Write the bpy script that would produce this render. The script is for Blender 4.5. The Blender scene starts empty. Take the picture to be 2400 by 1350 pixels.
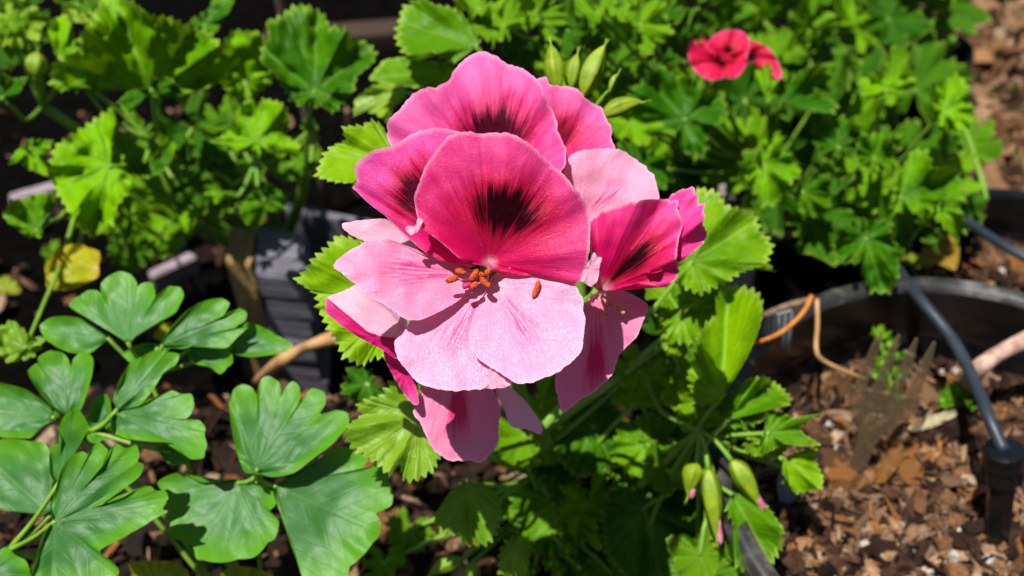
import bpy, bmesh, math, random
import numpy as np
from mathutils import Matrix, Vector, noise as mnoise

rnd = random.Random(63)
scn = bpy.context.scene
COL = scn.collection

# ------------------------------------------------------------------ camera, sky, sun, exposure
PITCH = math.radians(45.0)          # camera looks down by this angle
CAM = Vector((0.0, 0.0, 0.42))
FPX = 2516.0                        # focal length in pixels of the 2400 px wide photograph
RIGHT = Vector((1, 0, 0))
FWD = Vector((0, math.cos(PITCH), -math.sin(PITCH)))
UP = Vector((0, math.sin(PITCH), math.cos(PITCH)))

cam_d = bpy.data.cameras.new('camera')
cam = bpy.data.objects.new('camera', cam_d)
COL.objects.link(cam)
cam.location = CAM
cam.rotation_euler = (math.pi / 2 - PITCH, 0, 0)
cam_d.sensor_width = 36.0
cam_d.lens = 36.0 * FPX / 2400.0
cam_d.clip_start = 0.01
cam_d.clip_end = 200.0
cam_d.dof.use_dof = True
cam_d.dof.focus_distance = 0.257
cam_d.dof.aperture_fstop = 12.5
scn.camera = cam

SUN_TO = Vector((-0.24, -0.14, 0.96)).normalized()
elev = math.asin(SUN_TO.z)
azim = math.atan2(SUN_TO.x, SUN_TO.y)
world = bpy.data.worlds.new('World')
scn.world = world
world.use_nodes = True
wn = world.node_tree
bgn = wn.nodes['Background']
sky = wn.nodes.new('ShaderNodeTexSky')
sky.sky_type = 'NISHITA'
sky.sun_disc = False
sky.sun_elevation = elev
sky.sun_rotation = azim
wn.links.new(sky.outputs[0], bgn.inputs[0])
bgn.inputs[1].default_value = 0.05
sun_d = bpy.data.lights.new('sun', 'SUN')
sun_d.energy = 5.0
sun_d.angle = math.radians(0.5)
sun_d.color = (1.0, 0.98, 0.945)
sun = bpy.data.objects.new('sun', sun_d)
COL.objects.link(sun)
sun.rotation_euler = (-SUN_TO).to_track_quat('-Z', 'Y').to_euler()
sun.location = (0, 0, 3)

scn.view_settings.view_transform = 'Standard'
scn.view_settings.look = 'None'
scn.view_settings.gamma = 1.0
scn.view_settings.use_curve_mapping = False
scn.view_settings.exposure = 0.5
scn.render.engine = 'CYCLES'
scn.cycles.use_denoising = True
scn.cycles.max_bounces = 8
scn.cycles.transparent_max_bounces = 8
scn.cycles.sample_clamp_indirect = 6.0


def P(px, py, d):
    """point seen at photo pixel (px,py) at distance d along the view axis"""
    px, py, d = float(px), float(py), float(d)
    return CAM + d * (FWD + RIGHT * ((px - 1200.0) / FPX) - UP * ((py - 675.0) / FPX))


def on_z(px, py, z):
    """point where the ray of a photo pixel meets the level z"""
    r = FWD + RIGHT * ((px - 1200.0) / FPX) - UP * ((py - 675.0) / FPX)
    return CAM + r * ((z - CAM.z) / r.z)


# ------------------------------------------------------------------ object helpers
WM = {}


def place(o, W, parent=None):
    if parent is not None:
        o.parent = parent
        o.matrix_parent_inverse = WM[parent.name].inverted()
    o.matrix_basis = W
    WM[o.name] = W.copy()
    return o


def new_obj(name, mesh, W=None, parent=None):
    o = bpy.data.objects.new(name, mesh)
    COL.objects.link(o)
    return place(o, W if W is not None else Matrix.Identity(4), parent)


def thing(name, loc, label, cat, group=None):
    o = bpy.data.objects.new(name, None)
    o.empty_display_size = 0.01
    COL.objects.link(o)
    place(o, Matrix.Translation(loc))
    return tag(o, label, cat, group)


def tag(o, label, cat, group=None):
    o['label'] = label
    o['category'] = cat
    if group:
        o['group'] = group
    return o


def mesh_from(name, verts, faces, mat=None, smooth=True, uvs=None, origin=None):
    """verts: (n,3) array in world units; origin is subtracted; uvs: dict name -> (n,2) per vertex"""
    v = np.asarray(verts, dtype=float)
    if origin is not None:
        v = v - np.asarray(origin, dtype=float)
    me = bpy.data.meshes.new(name)
    me.from_pydata(v.tolist(), [], faces)
    if uvs:
        li = np.zeros(len(me.loops), dtype=np.int32)
        me.loops.foreach_get('vertex_index', li)
        for k, a in uvs.items():
            lay = me.uv_layers.new(name=k)
            lay.data.foreach_set('uv', np.asarray(a, dtype=np.float32)[li].ravel())
    if smooth:
        me.polygons.foreach_set('use_smooth', np.ones(len(me.polygons), dtype=bool))
    if mat:
        me.materials.append(mat)
    me.update()
    return me


def tube_data(pts, rad, seg=8, cap=True, flat=1.0):
    pts = [Vector(p) for p in pts]
    n = len(pts)
    if not hasattr(rad, '__len__'):
        rad = [rad] * n
    verts, faces = [], []
    ref = Vector((0.31, 0.2, 0.93))
    prev = None
    for i, p in enumerate(pts):
        t = (pts[min(i + 1, n - 1)] - pts[max(i - 1, 0)]).normalized()
        if prev is None:
            a = t.cross(ref)
            if a.length < 1e-3:
                a = t.cross(Vector((1, 0, 0)))
        else:
            a = prev - t * prev.dot(t)
        a.normalize()
        prev = a
        b = t.cross(a)
        for k in range(seg):
            an = 2 * math.pi * k / seg
            verts.append(p + a * (math.cos(an) * rad[i]) + b * (math.sin(an) * rad[i] * flat))
    for i in range(n - 1):
        for k in range(seg):
            k2 = (k + 1) % seg
            faces.append((i * seg + k, i * seg + k2, (i + 1) * seg + k2, (i + 1) * seg + k))
    if cap:
        faces.append(tuple(range(seg - 1, -1, -1)))
        faces.append(tuple((n - 1) * seg + k for k in range(seg)))
    return verts, faces


def spline(pts, m=6):
    """Catmull-Rom through points (lists of equal length), open"""
    p = [np.array(q, dtype=float) for q in pts]
    p = [2 * p[0] - p[1]] + p + [2 * p[-1] - p[-2]]
    out = []
    for i in range(1, len(p) - 2):
        for k in range(m):
            t = k / m
            out.append(0.5 * (2 * p[i] + (p[i + 1] - p[i - 1]) * t + (2 * p[i - 1] - 5 * p[i] + 4 * p[i + 1] - p[i + 2]) * t * t
                              + (3 * p[i] - p[i - 1] - 3 * p[i + 1] + p[i + 2]) * t ** 3))
    out.append(p[-2])
    return out


def tube(name, pts, rad, mat, parent=None, seg=8, m=5, flat=1.0):
    rr = rad if hasattr(rad, '__len__') else [rad] * len(pts)
    q = spline([tuple(p) + (r,) for p, r in zip(pts, rr)], m)
    v, f = tube_data([x[:3] for x in q], [x[3] for x in q], seg, True, flat)
    o = Vector(pts[0])
    return new_obj(name, mesh_from(name, v, f, mat, origin=o), Matrix.Translation(o), parent)


# ------------------------------------------------------------------ material helpers
class NT:
    def __init__(self, name):
        self.m = bpy.data.materials.new(name)
        self.m.use_nodes = True
        self.t = self.m.node_tree
        self.t.nodes.clear()
        self.out = self.n('ShaderNodeOutputMaterial')

    def n(self, kind, **kw):
        nd = self.t.nodes.new(kind)
        for k, v in kw.items():
            setattr(nd, k, v)
        return nd

    def put(self, sock, v):
        if isinstance(v, bpy.types.NodeSocket):
            self.t.links.new(v, sock)
        elif v is not None:
            if hasattr(sock.default_value, '__len__') and not hasattr(v, '__len__'):
                v = (v,) * len(sock.default_value)
            if hasattr(sock.default_value, '__len__') and len(sock.default_value) == 4 and len(v) == 3:
                v = tuple(v) + (1.0,)
            sock.default_value = v

    def math(self, op, a, b=None, c=None, clamp=False):
        nd = self.n('ShaderNodeMath', operation=op, use_clamp=clamp)
        self.put(nd.inputs[0], a)
        if b is not None:
            self.put(nd.inputs[1], b)
        if c is not None:
            self.put(nd.inputs[2], c)
        return nd.outputs[0]

    def ramp(self, x, a, b, lo=0.0, hi=1.0):
        nd = self.n('ShaderNodeMapRange', interpolation_type='SMOOTHSTEP')
        for s, v in zip(nd.inputs, (x, a, b, lo, hi)):
            self.put(s, v)
        return nd.outputs[0]

    def mix(self, f, a, b, blend='MIX'):
        nd = self.n('ShaderNodeMix', data_type='RGBA', blend_type=blend)
        self.put(nd.inputs[0], f)
        self.put(nd.inputs[6], a)
        self.put(nd.inputs[7], b)
        return nd.outputs[2]

    def xyz(self, x, y, z=0.0):
        nd = self.n('ShaderNodeCombineXYZ')
        for s, v in zip(nd.inputs, (x, y, z)):
            self.put(s, v)
        return nd.outputs[0]

    def uv(self, name):
        nd = self.n('ShaderNodeUVMap', uv_map=name)
        s = self.n('ShaderNodeSeparateXYZ')
        self.t.links.new(nd.outputs[0], s.inputs[0])
        return s.outputs[0], s.outputs[1]

    def objco(self):
        return self.n('ShaderNodeTexCoord').outputs['Object']

    def rand(self):
        return self.n('ShaderNodeObjectInfo').outputs['Random']

    def noise(self, vec, scale, detail=2.0, rough=0.5, col=False):
        nd = self.n('ShaderNodeTexNoise')
        self.put(nd.inputs['Vector'], vec)
        nd.inputs['Scale'].default_value = scale
        nd.inputs['Detail'].default_value = detail
        nd.inputs['Roughness'].default_value = rough
        return nd.outputs[1 if col else 0]

    def voro(self, vec, scale, out='Distance'):
        nd = self.n('ShaderNodeTexVoronoi')
        self.put(nd.inputs['Vector'], vec)
        nd.inputs['Scale'].default_value = scale
        return nd.outputs[out]

    def bump(self, h, dist, strength=1.0, normal=None):
        nd = self.n('ShaderNodeBump')
        nd.inputs['Strength'].default_value = strength
        nd.inputs['Distance'].default_value = dist
        self.put(nd.inputs['Height'], h)
        if normal is not None:
            self.put(nd.inputs['Normal'], normal)
        return nd.outputs[0]

    def bsdf(self, color, rough=0.5, spec=0.5, normal=None, **kw):
        nd = self.n('ShaderNodeBsdfPrincipled')
        self.put(nd.inputs['Base Color'], color)
        self.put(nd.inputs['Roughness'], rough)
        self.put(nd.inputs['Specular IOR Level'], spec)
        if normal is not None:
            self.put(nd.inputs['Normal'], normal)
        for k, v in kw.items():
            self.put(nd.inputs[k.replace('_', ' ')], v)
        return nd.outputs[0]

    def thin(self, color, trans_color, fac, rough, spec, normal=None):
        """leaf or petal: glossy cuticle over diffuse, part of the light goes through"""
        b = self.bsdf(color, rough, spec, normal)
        tr = self.n('ShaderNodeBsdfTranslucent')
        self.put(tr.inputs[0], trans_color)
        mx = self.n('ShaderNodeMixShader')
        self.put(mx.inputs[0], fac)
        self.t.links.new(b, mx.inputs[1])
        self.t.links.new(tr.outputs[0], mx.inputs[2])
        return mx.outputs[0]

    def done(self, shader):
        self.t.links.new(shader, self.out.inputs[0])
        return self.m


def mat_petal(name, inner, outer, trans, blotch=None, bcol=(0.012, 0.001, 0.003), halo=(0.55, 0.004, 0.05), throat=0.1,
              vein=0.35, veincol=(0.35, 0.004, 0.06), glint=0.5, tfac=0.3, marks=0.0):
    """blotch = (phi0, r0, phi half-width, r half-width) on the petal; phi from its axis, r along its length"""
    t = NT(name)
    ph, r = t.uv('pol')
    co = t.objco()
    ang = t.noise(t.xyz(t.math('MULTIPLY', ph, 14.0), t.math('MULTIPLY', r, 2.2), 3.3), 1.0, 4.0, 0.6)
    fine = t.noise(t.xyz(t.math('MULTIPLY', ph, 40.0), t.math('MULTIPLY', r, 2.5), 7.7), 1.0, 3.0, 0.6)
    wash = t.noise(co, 55.0, 3.0)
    g = t.math('ADD', r, t.math('MULTIPLY', t.math('SUBTRACT', ang, 0.5), 0.55))
    g = t.math('ADD', g, t.math('MULTIPLY', t.math('SUBTRACT', wash, 0.5), 0.5))
    col = t.mix(t.ramp(g, 0.3, 1.0), inner, outer)
    vs = t.ramp(fine, 0.55, 0.72)
    col = t.mix(t.math('MULTIPLY', t.math('MULTIPLY', vs, vein), t.ramp(r, 1.0, 0.15)), col, veincol)
    if marks > 0:
        mk = t.math('MULTIPLY', t.ramp(t.math('ABSOLUTE', t.math('SUBTRACT', ph, 0.1)), 0.30, 0.04), t.ramp(t.math('ABSOLUTE', t.math('SUBTRACT', r, 0.42)), 0.34, 0.08))
        mk = t.math('MULTIPLY', mk, t.ramp(t.noise(t.xyz(t.math('MULTIPLY', ph, 22.0), t.math('MULTIPLY', r, 5.0), 1.0), 1.0, 3.0), 0.40, 0.60))
        col = t.mix(t.math('MULTIPLY', mk, marks), col, (0.72, 0.01, 0.22))
    if blotch:
        p0, r0, pw, rw = blotch
        dp = t.math('DIVIDE', t.math('SUBTRACT', ph, p0), pw)
        dr = t.math('DIVIDE', t.math('SUBTRACT', r, r0), rw)
        dd = t.math('SQRT', t.math('ADD', t.math('MULTIPLY', dp, dp), t.math('MULTIPLY', dr, dr)))
        s1 = t.math('ADD', dd, t.math('MULTIPLY', t.math('SUBTRACT', ang, 0.5), 2.0))
        s1 = t.math('ADD', s1, t.math('MULTIPLY', t.math('SUBTRACT', fine, 0.5), 1.2))
        col = t.mix(t.ramp(s1, 2.3, 1.0), col, halo)
        core = t.math('MULTIPLY', t.ramp(s1, 1.45, 0.68), 0.98)
        col = t.mix(core, col, bcol)
        ray = t.math('MULTIPLY', t.ramp(fine, 0.52, 0.64), t.math('MULTIPLY', t.ramp(r, r0, r0 * 0.35), t.ramp(r, 0.05, 0.14)))
        col = t.mix(t.math('MULTIPLY', ray, t.ramp(t.math('ABSOLUTE', dp), 2.6, 0.8)), col, (0.10, 0.002, 0.012))
    if throat > 0:
        col = t.mix(t.math('MULTIPLY', t.ramp(r, throat * 1.6, throat * 0.3), t.ramp(fine, 0.62, 0.42)), col, (0.8, 0.5, 0.55))
    s_, _ = t.uv('rim')
    col = t.mix(t.math('MULTIPLY', t.ramp(s_, 0.955, 1.0), 0.45), col, (0.92, 0.5, 0.66))  # pale margin: light passing through the thin edge, put into the colour
    spk = t.noise(co, 2400.0, 2.0, 0.7)
    col = t.mix(t.ramp(spk, 0.35, 0.7), t.mix(1.0, col, (0.93, 0.9, 0.92), 'MULTIPLY'), col)
    cells = t.noise(co, 4200.0, 1.0)
    crink = t.noise(t.xyz(t.math('MULTIPLY', ph, 15.0), t.math('MULTIPLY', r, 5.0), 0.0), 1.0, 4.0)
    nrm = t.bump(crink, 0.0005, 0.45)
    nrm = t.bump(t.noise(t.xyz(t.math('MULTIPLY', ph, 55.0), t.math('MULTIPLY', r, 6.0), 0.0), 1.0, 3.0), 0.00025, 0.35, nrm)
    nrm = t.bump(t.noise(co, 600.0, 4.0), 0.0003, 0.4, nrm)
    nrm = t.bump(cells, 0.00022, 0.8, nrm)
    rough = t.math('ADD', 0.2, t.math('MULTIPLY', t.noise(co, 1900.0, 0.0), 0.34))
    tc = t.mix(0.65, col, trans, 'MIX')
    if blotch:
        tc = t.mix(core, tc, bcol)
        glint = t.math('MULTIPLY', t.math('SUBTRACT', 1.0, t.math('MULTIPLY', core, 0.8)), glint)
    return t.done(t.thin(col, tc, tfac, rough, glint, nrm))


def mat_leaf(name, dark, light, trans, veins=7, edge=0.0, spot=0.0, rough=0.42, spec=0.4, tfac=0.34, veinmix=0.25, edgecol=(0.35, 0.5, 0.06), edge0=0.9, bumpd=0.0011):
    t = NT(name)
    ph, r = t.uv('pol')
    s, _ = t.uv('rim')
    co = t.objco()
    rn = t.rand()
    n1 = t.noise(co, 60.0, 3.0)
    n2 = t.noise(co, 420.0, 3.0)
    f = t.math('ADD', t.math('MULTIPLY', n1, 0.9), t.math('MULTIPLY', t.math('SUBTRACT', rn, 0.5), 0.7))
    f = t.math('ADD', f, t.math('MULTIPLY', t.math('SUBTRACT', n2, 0.5), 0.35))
    col = t.mix(t.ramp(f, 0.15, 0.85), dark, light)
    # radial veins and their side veins
    q = t.math('MULTIPLY', ph, veins / (2 * math.pi))
    fr = t.math('ABSOLUTE', t.math('SUBTRACT', t.math('FRACT', t.math('ADD', q, 0.5)), 0.5))
    lat = t.math('MULTIPLY', t.math('MULTIPLY', fr, 2 * math.pi / veins), r)
    main = t.ramp(lat, 0.026, 0.004)
    sd = t.math('ABSOLUTE', t.math('SUBTRACT', t.math('FRACT', t.math('MULTIPLY', t.math('SUBTRACT', r, t.math('MULTIPLY', lat, 1.1)), 7.0)), 0.5))
    side = t.math('MULTIPLY', t.ramp(sd, 0.1, 0.0), 0.5)
    vv = t.math('MAXIMUM', main, side)
    col = t.mix(t.math('MULTIPLY', vv, veinmix), col, (0.36, 0.52, 0.12))
    if edge > 0:
        col = t.mix(t.math('MULTIPLY', t.ramp(s, edge0, 1.0), edge), col, edgecol)
    if spot > 0:
        col = t.mix(t.math('MULTIPLY', t.ramp(t.noise(co, 150.0, 3.0), 0.62, 0.72), spot), col, (0.32, 0.1, 0.012))
    h = t.math('ADD', t.math('MULTIPLY', n2, 0.5), t.math('MULTIPLY', vv, -0.55))
    nrm = t.bump(h, bumpd, 0.5)
    nrm = t.bump(t.noise(co, 2400.0, 1.0), 0.0001, 0.5, nrm)
    tc = t.mix(0.5, trans, t.mix(1.0, col, (1.6, 1.5, 0.8), 'MULTIPLY'))
    return t.done(t.thin(col, tc, tfac, t.math('ADD', rough - 0.06, t.math('MULTIPLY', n2, 0.14)), spec, nrm))


def mat_stem(name, c1, c2, rough=0.5, scale=90.0, trans=0.0):
    t = NT(name)
    co = t.objco()
    n = t.noise(co, scale, 4.0)
    col = t.mix(t.ramp(n, 0.3, 0.7), c1, c2)
    nrm = t.bump(t.noise(co, scale * 9, 3.0), 0.0004, 0.5)
    return t.done(t.bsdf(col, rough, 0.35, nrm))


def mat_plastic(name, col, rough=0.35, dust=0.25, dustcol=(0.12, 0.1, 0.085), spec=0.5):
    t = NT(name)
    co = t.objco()
    n = t.noise(co, 38.0, 5.0, 0.65)
    n2 = t.noise(co, 500.0, 3.0)
    c = t.mix(t.math('MULTIPLY', t.ramp(n, 0.45, 0.75), dust), col, dustcol)
    rg = t.math('ADD', rough, t.math('MULTIPLY', n, 0.18))
    return t.done(t.bsdf(c, rg, spec, t.bump(n2, 0.0003, 0.3)))


def mat_wood(name, c1, c2, axis=0, scale=60.0, rough=0.75):
    t = NT(name)
    co = t.objco()
    sp = t.n('ShaderNodeSeparateXYZ')
    t.t.links.new(co, sp.inputs[0])
    v = [sp.outputs[0], sp.outputs[1], sp.outputs[2]]
    v = [t.math('MULTIPLY', x, 0.07 if i == axis else 1.0) for i, x in enumerate(v)]
    g = t.noise(t.xyz(*v), scale * 6, 5.0, 0.6)
    n = t.noise(co, 40.0, 4.0)
    c = t.mix(t.ramp(g, 0.3, 0.72), c1, c2)
    c = t.mix(t.math('MULTIPLY', t.ramp(n, 0.5, 0.75), 0.5), c, tuple(x * 0.55 for x in c1))
    return t.done(t.bsdf(c, rough, 0.25, t.bump(g, 0.0015, 0.6)))


def mat_chips(name, cols, rough=0.8, scale=1.0, spec=0.2):
    """each loose piece takes its own tint from the 'rnd' uv"""
    t = NT(name)
    a, b = t.uv('rnd')
    co = t.objco()
    rp = t.n('ShaderNodeValToRGB')
    t.t.links.new(a, rp.inputs[0])
    el = rp.color_ramp.elements
    rp.color_ramp.interpolation = 'LINEAR'
    while len(el) < len(cols):
        el.new(0.5)
    for i, c in enumerate(cols):
        el[i].position = i / max(1, len(cols) - 1)
        el[i].color = tuple(c) + (1.0,)
    n = t.noise(co, 500.0 * scale, 4.0, 0.65)
    c = t.mix(t.ramp(n, 0.35, 0.7), t.mix(1.0, rp.outputs[0], (0.45, 0.42, 0.4), 'MULTIPLY'), rp.outputs[0])
    return t.done(t.bsdf(c, rough, spec, t.bump(n, 0.0012, 0.7)))


# ------------------------------------------------------------------ blade builder (petals, leaves)
def resample(outline, n, closed_smooth=True):
    """closed loop of (x,y,dd) -> n points evenly spaced along the curve"""
    p = [np.array(tuple(q) + (0.0,) * (3 - len(q)), dtype=float) for q in outline]
    m = len(p)
    dense = []
    for i in range(m):
        a, b, c, d = p[(i - 1) % m], p[i], p[(i + 1) % m], p[(i + 2) % m]
        for k in range(8):
            t = k / 8
            if closed_smooth:
                q = 0.5 * (2 * b + (c - a) * t + (2 * a - 5 * b + 4 * c - d) * t * t + (3 * b - a - 3 * c + d) * t ** 3)
                q = 0.65 * q + 0.35 * (b + (c - b) * t)
            else:
                q = b + (c - b) * t
            dense.append(q)
    dense = np.array(dense)
    seg = np.linalg.norm(np.roll(dense, -1, 0)[:, :2] - dense[:, :2], axis=1)
    cum = np.concatenate([[0], np.cumsum(seg)])
    tt = np.linspace(0, cum[-1], n, endpoint=False)
    ext = np.vstack([dense, dense[:1]])
    return np.stack([np.interp(tt, cum, ext[:, k]) for k in range(3)], 1), cum[-1]


def fan(loop, base, rings, power=1.0):
    """grid between the base point and the loop: returns xy, s, faces"""
    n = len(loop)
    s = np.concatenate([[0.0], np.linspace(0, 1, rings + 1)[1:] ** power])
    xy = [np.array([base])]
    ss = [np.zeros(1)]
    idx = [np.zeros(1, dtype=int)]
    for k in range(1, rings + 1):
        xy.append(np.array(base) + (loop[:, :2] - np.array(base)) * s[k])
        ss.append(np.full(n, s[k]))
        idx.append(np.arange(n))
    faces = []
    for i in range(n):
        j = (i + 1) % n
        faces.append((0, 1 + i, 1 + j))
        for k in range(rings - 1):
            a = 1 + k * n
            faces.append((a + i, a + n + i, a + n + j, a + j))
    return np.vstack(xy), np.concatenate(ss), np.concatenate(idx), faces


def nz(x, y, z):
    return mnoise.noise(Vector((x, y, z)))


def add_teeth(loop, base, length, spacing, amp, seed):
    n = len(loop)
    r = random.Random(seed)
    out = loop.copy()
    nt = max(3, int(round(length / spacing)))
    hs = [0.55 + 0.75 * r.random() for _ in range(nt)]
    for i in range(n):
        u = i / n * nt
        k = int(u) % nt
        f = u - int(u)
        tooth = (f / 0.62 if f < 0.62 else (1 - f) / 0.38)
        v = out[i, :2] - np.array(base)
        L = np.linalg.norm(v)
        out[i, :2] += v / max(L, 1e-6) * amp * hs[k] * (tooth - 0.45)
    return out


def add_scallops(loop, base, length, spacing, amp, seed):
    n = len(loop)
    out = loop.copy()
    nt = max(3, int(round(length / spacing)))
    rad = np.hypot(loop[:, 0] - base[0], loop[:, 1] - base[1])
    rm = rad.max()
    for i in range(n):
        u = i / n * nt + 0.35 * nz(i / n * 9, seed % 41, 0.5)
        sc = abs(math.sin(math.pi * u)) ** 0.6
        w = min(1.0, max(0.0, (rad[i] / rm - 0.55) / 0.2))
        v = out[i, :2] - np.array(base)
        out[i, :2] += v / max(rad[i], 1e-6) * amp * w * (sc - 0.7)
    return out


def px_blade(name, parent, outline, base, d0, tx, ty, mat, cup=0.0, rim=0.0, ripple=0.0, ripk=5, pleat=0.0, veins=7, teeth=None,
             rings=10, n=110, bulge=0.0, quilt=0.0, axis=None, smooth=True, power=0.8, fold=0.0, scallop=None, wavy=0.0):
    """surface whose outline was read off the photograph; distance from plane (d0,tx,ty) and curvature"""
    seed = rnd.randrange(10 ** 6)
    loop, L = resample(outline, n if not teeth else max(n, int(L_est(outline) / teeth[0] * 6)), smooth)
    if teeth:
        loop = add_teeth(loop, base, L, teeth[0], teeth[1], seed)
    if wavy:
        for i in range(len(loop)):
            v = loop[i, :2] - np.array(base)
            u = i / len(loop) * L / 14.0
            loop[i, :2] += v / max(np.linalg.norm(v), 1e-6) * wavy * (nz(u, seed % 83, 0.1) + 0.5 * nz(u * 2.3, seed % 83, 4.1))
    if scallop:
        loop = add_scallops(loop, base, L, scallop[0], scallop[1], seed)
    xy, s, idx, faces = fan(loop, base, rings, power)
    k0 = d0 / FPX
    X = (xy[:, 0] - base[0]) * k0
    Y = -(xy[:, 1] - base[1]) * k0
    R = np.hypot(X, Y)
    ph = np.arctan2(X, Y)
    if axis is None:
        c = loop[:, :2].mean(0)
        axis = math.atan2(c[0] - base[0], -(c[1] - base[1]))
    phr = (ph - axis + math.pi) % (2 * math.pi) - math.pi
    dd = loop[idx, 2] * 0.001
    Rm = R.max()
    D = d0 + tx * X + ty * Y - cup * (1 - (1 - s) ** 2) + dd * s
    D += rim * np.clip((s - 0.65) / 0.35, 0, 1) ** 2
    D += -bulge * np.sin(np.pi * np.clip(s, 0, 1))
    D += fold * np.abs(np.sin(phr)) * R
    if ripple:
        rp = np.array([math.sin(ripk * a + seed) + 0.6 * math.sin((2.3 * ripk) * a + seed * 1.7) + 0.9 * nz(a * 2.2, seed % 97, 0.3) for a in phr])
        D += ripple * rp * s ** 2.5
    if pleat:
        fr = np.abs(((phr * veins / (2 * math.pi) + 0.5) % 1.0) - 0.5) * 2
        D += pleat * R * (0.5 - fr) * np.clip(R / Rm * 2.5, 0, 1)
    if quilt:
        q = np.array([nz(x * 90, y * 90, seed % 51) + 0.7 * nz(x * 240, y * 240, seed % 37) for x, y in zip(X, Y)])
        D += quilt * q * np.clip(s * 2, 0, 1)
    verts = np.array([P(a, b, c) for (a, b), c in zip(xy, D)])
    o = P(base[0], base[1], D[0])
    uvs = {'pol': np.stack([phr, R / Rm], 1), 'rim': np.stack([s, s], 1)}
    return new_obj(name, mesh_from(name, verts, faces, mat, uvs=uvs, origin=o), Matrix.Translation(o), parent)


def L_est(outline):
    return sum(math.hypot(outline[i][0] - outline[i - 1][0], outline[i][1] - outline[i - 1][1]) for i in range(len(outline)))


def leaf_mesh(name, mat, seed, lobes=5, depth=0.3, teeth=22, tooth=0.07, pleat=0.22, ruffle=0.06, cupz=0.25, rings=8):
    """palmate toothed pelargonium leaf of unit radius, stalk at the origin, tip along +y, upper side +z"""
    r = random.Random(seed)
    n = teeth * 7
    span = math.radians(164)
    lob = [1.0 - 0.05 * abs(k - (lobes - 1) / 2) + r.uniform(-0.08, 0.08) for k in range(lobes)]
    th = np.linspace(-span, span, n)
    pts = []
    hs = [0.5 + r.random() for _ in range(teeth + 1)]
    for a in th:
        u = (a + span) / (2 * span) * lobes
        k = min(lobes - 1, int(u))
        f = u - k
        rr = lob[k] * (1 - depth * abs(2 * f - 1) ** 2.2)
        w = (a + span) / (2 * span) * teeth
        g = w - int(w)
        rr += tooth * hs[int(w) % (teeth + 1)] * ((g / 0.6 if g < 0.6 else (1 - g) / 0.4) - 0.4)
        end = min(1.0, (span - abs(a)) / 0.5)
        rr *= 0.55 + 0.45 * end ** 0.6
        pts.append((rr * math.sin(a), rr * math.cos(a), 0.0))
    loop = np.array(pts)
    xy, s, idx, faces = fan(loop, (0.0, 0.0), rings, 0.85)
    faces = [f for f in faces if not (set(f) & {1 + k * n + n - 1 for k in range(rings)} and set(f) & {1 + k * n for k in range(rings)})]
    X, Y = xy[:, 0], xy[:, 1]
    R = np.hypot(X, Y)
    ph = np.arctan2(X, Y)
    veins = lobes * 2 * math.pi / (2 * span)
    fr = np.abs(((ph * lobes / (2 * span) + lobes / 2) % 1.0) - 0.5) * 2
    Z = -pleat * R * (fr - 0.5) * np.clip(R * 2.2, 0, 1)
    Z += cupz * R ** 2 * r.uniform(0.3, 1.0) - 0.15 * Y * abs(Y) * r.uniform(-0.3, 1)
    ra, rb = r.uniform(0, 6), r.uniform(0, 6)
    Z += ruffle * s ** 3 * np.array([math.sin(7 * a + ra) + nz(a * 3, seed, 0) for a in ph])
    Z += ruffle * s ** 7 * np.array([0.9 * math.sin(19 * a + rb) + 0.4 * math.sin(37 * a + ra) for a in ph])
    Z += np.array([0.05 * nz(x * 4, y * 4, seed * 0.37) + 0.035 * nz(x * 9, y * 9, seed * 0.7) for x, y in xy])
    verts = np.stack([X, Y, Z], 1)
    uvs = {'pol': np.stack([ph * lobes / (2 * span) * 2 * math.pi / 7, R], 1), 'rim': np.stack([s, s], 1)}
    return mesh_from(name, verts, faces, mat, uvs=uvs)


def frame(pos, normal, tip, scale):
    z = Vector(normal).normalized()
    y = Vector(tip) - z * Vector(tip).dot(z)
    if y.length < 1e-4:
        y = Vector((0.3, 1, 0.1)) - z * Vector((0.3, 1, 0.1)).dot(z)
    y.normalize()
    x = y.cross(z)
    M = Matrix((x, y, z)).transposed().to_4x4() @ Matrix.Diagonal((scale, scale, scale, 1))
    return Matrix.Translation(pos) @ M


def petiole(leaf, a, b, mat, r=0.0008, sag=0.008):
    """leaf stalk from the leaf base a to the stem at b"""
    a, b = Vector(a), Vector(b)
    mid = a.lerp(b, 0.5) + Vector((rnd.uniform(-1, 1) * 0.004, rnd.uniform(-1, 1) * 0.004, -sag + 0.3 * (a - b).length * 0.1))
    return tube('petiole', [a + (a - b).normalized() * 0.0006, a.lerp(mid, 0.55), mid, b], [r, r, r * 1.1, r * 1.4], mat, leaf, 6, 4)

# ------------------------------------------------------------------ materials
M = {}
M['u_front'] = mat_petal('petal_deep_pink', (0.62, 0.003, 0.10), (0.78, 0.06, 0.27), (0.94, 0.02, 0.16), (0.0, 0.41, 0.52, 0.17), glint=0.35, tfac=0.3, throat=0.05)
M['u_left'] = mat_petal('petal_magenta', (0.66, 0.006, 0.155), (0.82, 0.07, 0.36), (0.94, 0.04, 0.22), (-0.10, 0.60, 0.20, 0.11), glint=0.35, bcol=(0.06, 0.002, 0.014))
M['u_back'] = mat_petal('petal_back_pink', (0.80, 0.035, 0.25), (0.88, 0.14, 0.43), (0.96, 0.07, 0.29), (0.0, 0.40, 0.46, 0.17), glint=0.3, halo=(0.62, 0.004, 0.10), bcol=(0.05, 0.002, 0.012))
M['u_back2'] = mat_petal('petal_back_rose', (0.74, 0.025, 0.20), (0.86, 0.13, 0.40), (0.95, 0.07, 0.34), (-0.15, 0.42, 0.3, 0.16), bcol=(0.2, 0.004, 0.03), glint=0.3)
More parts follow.
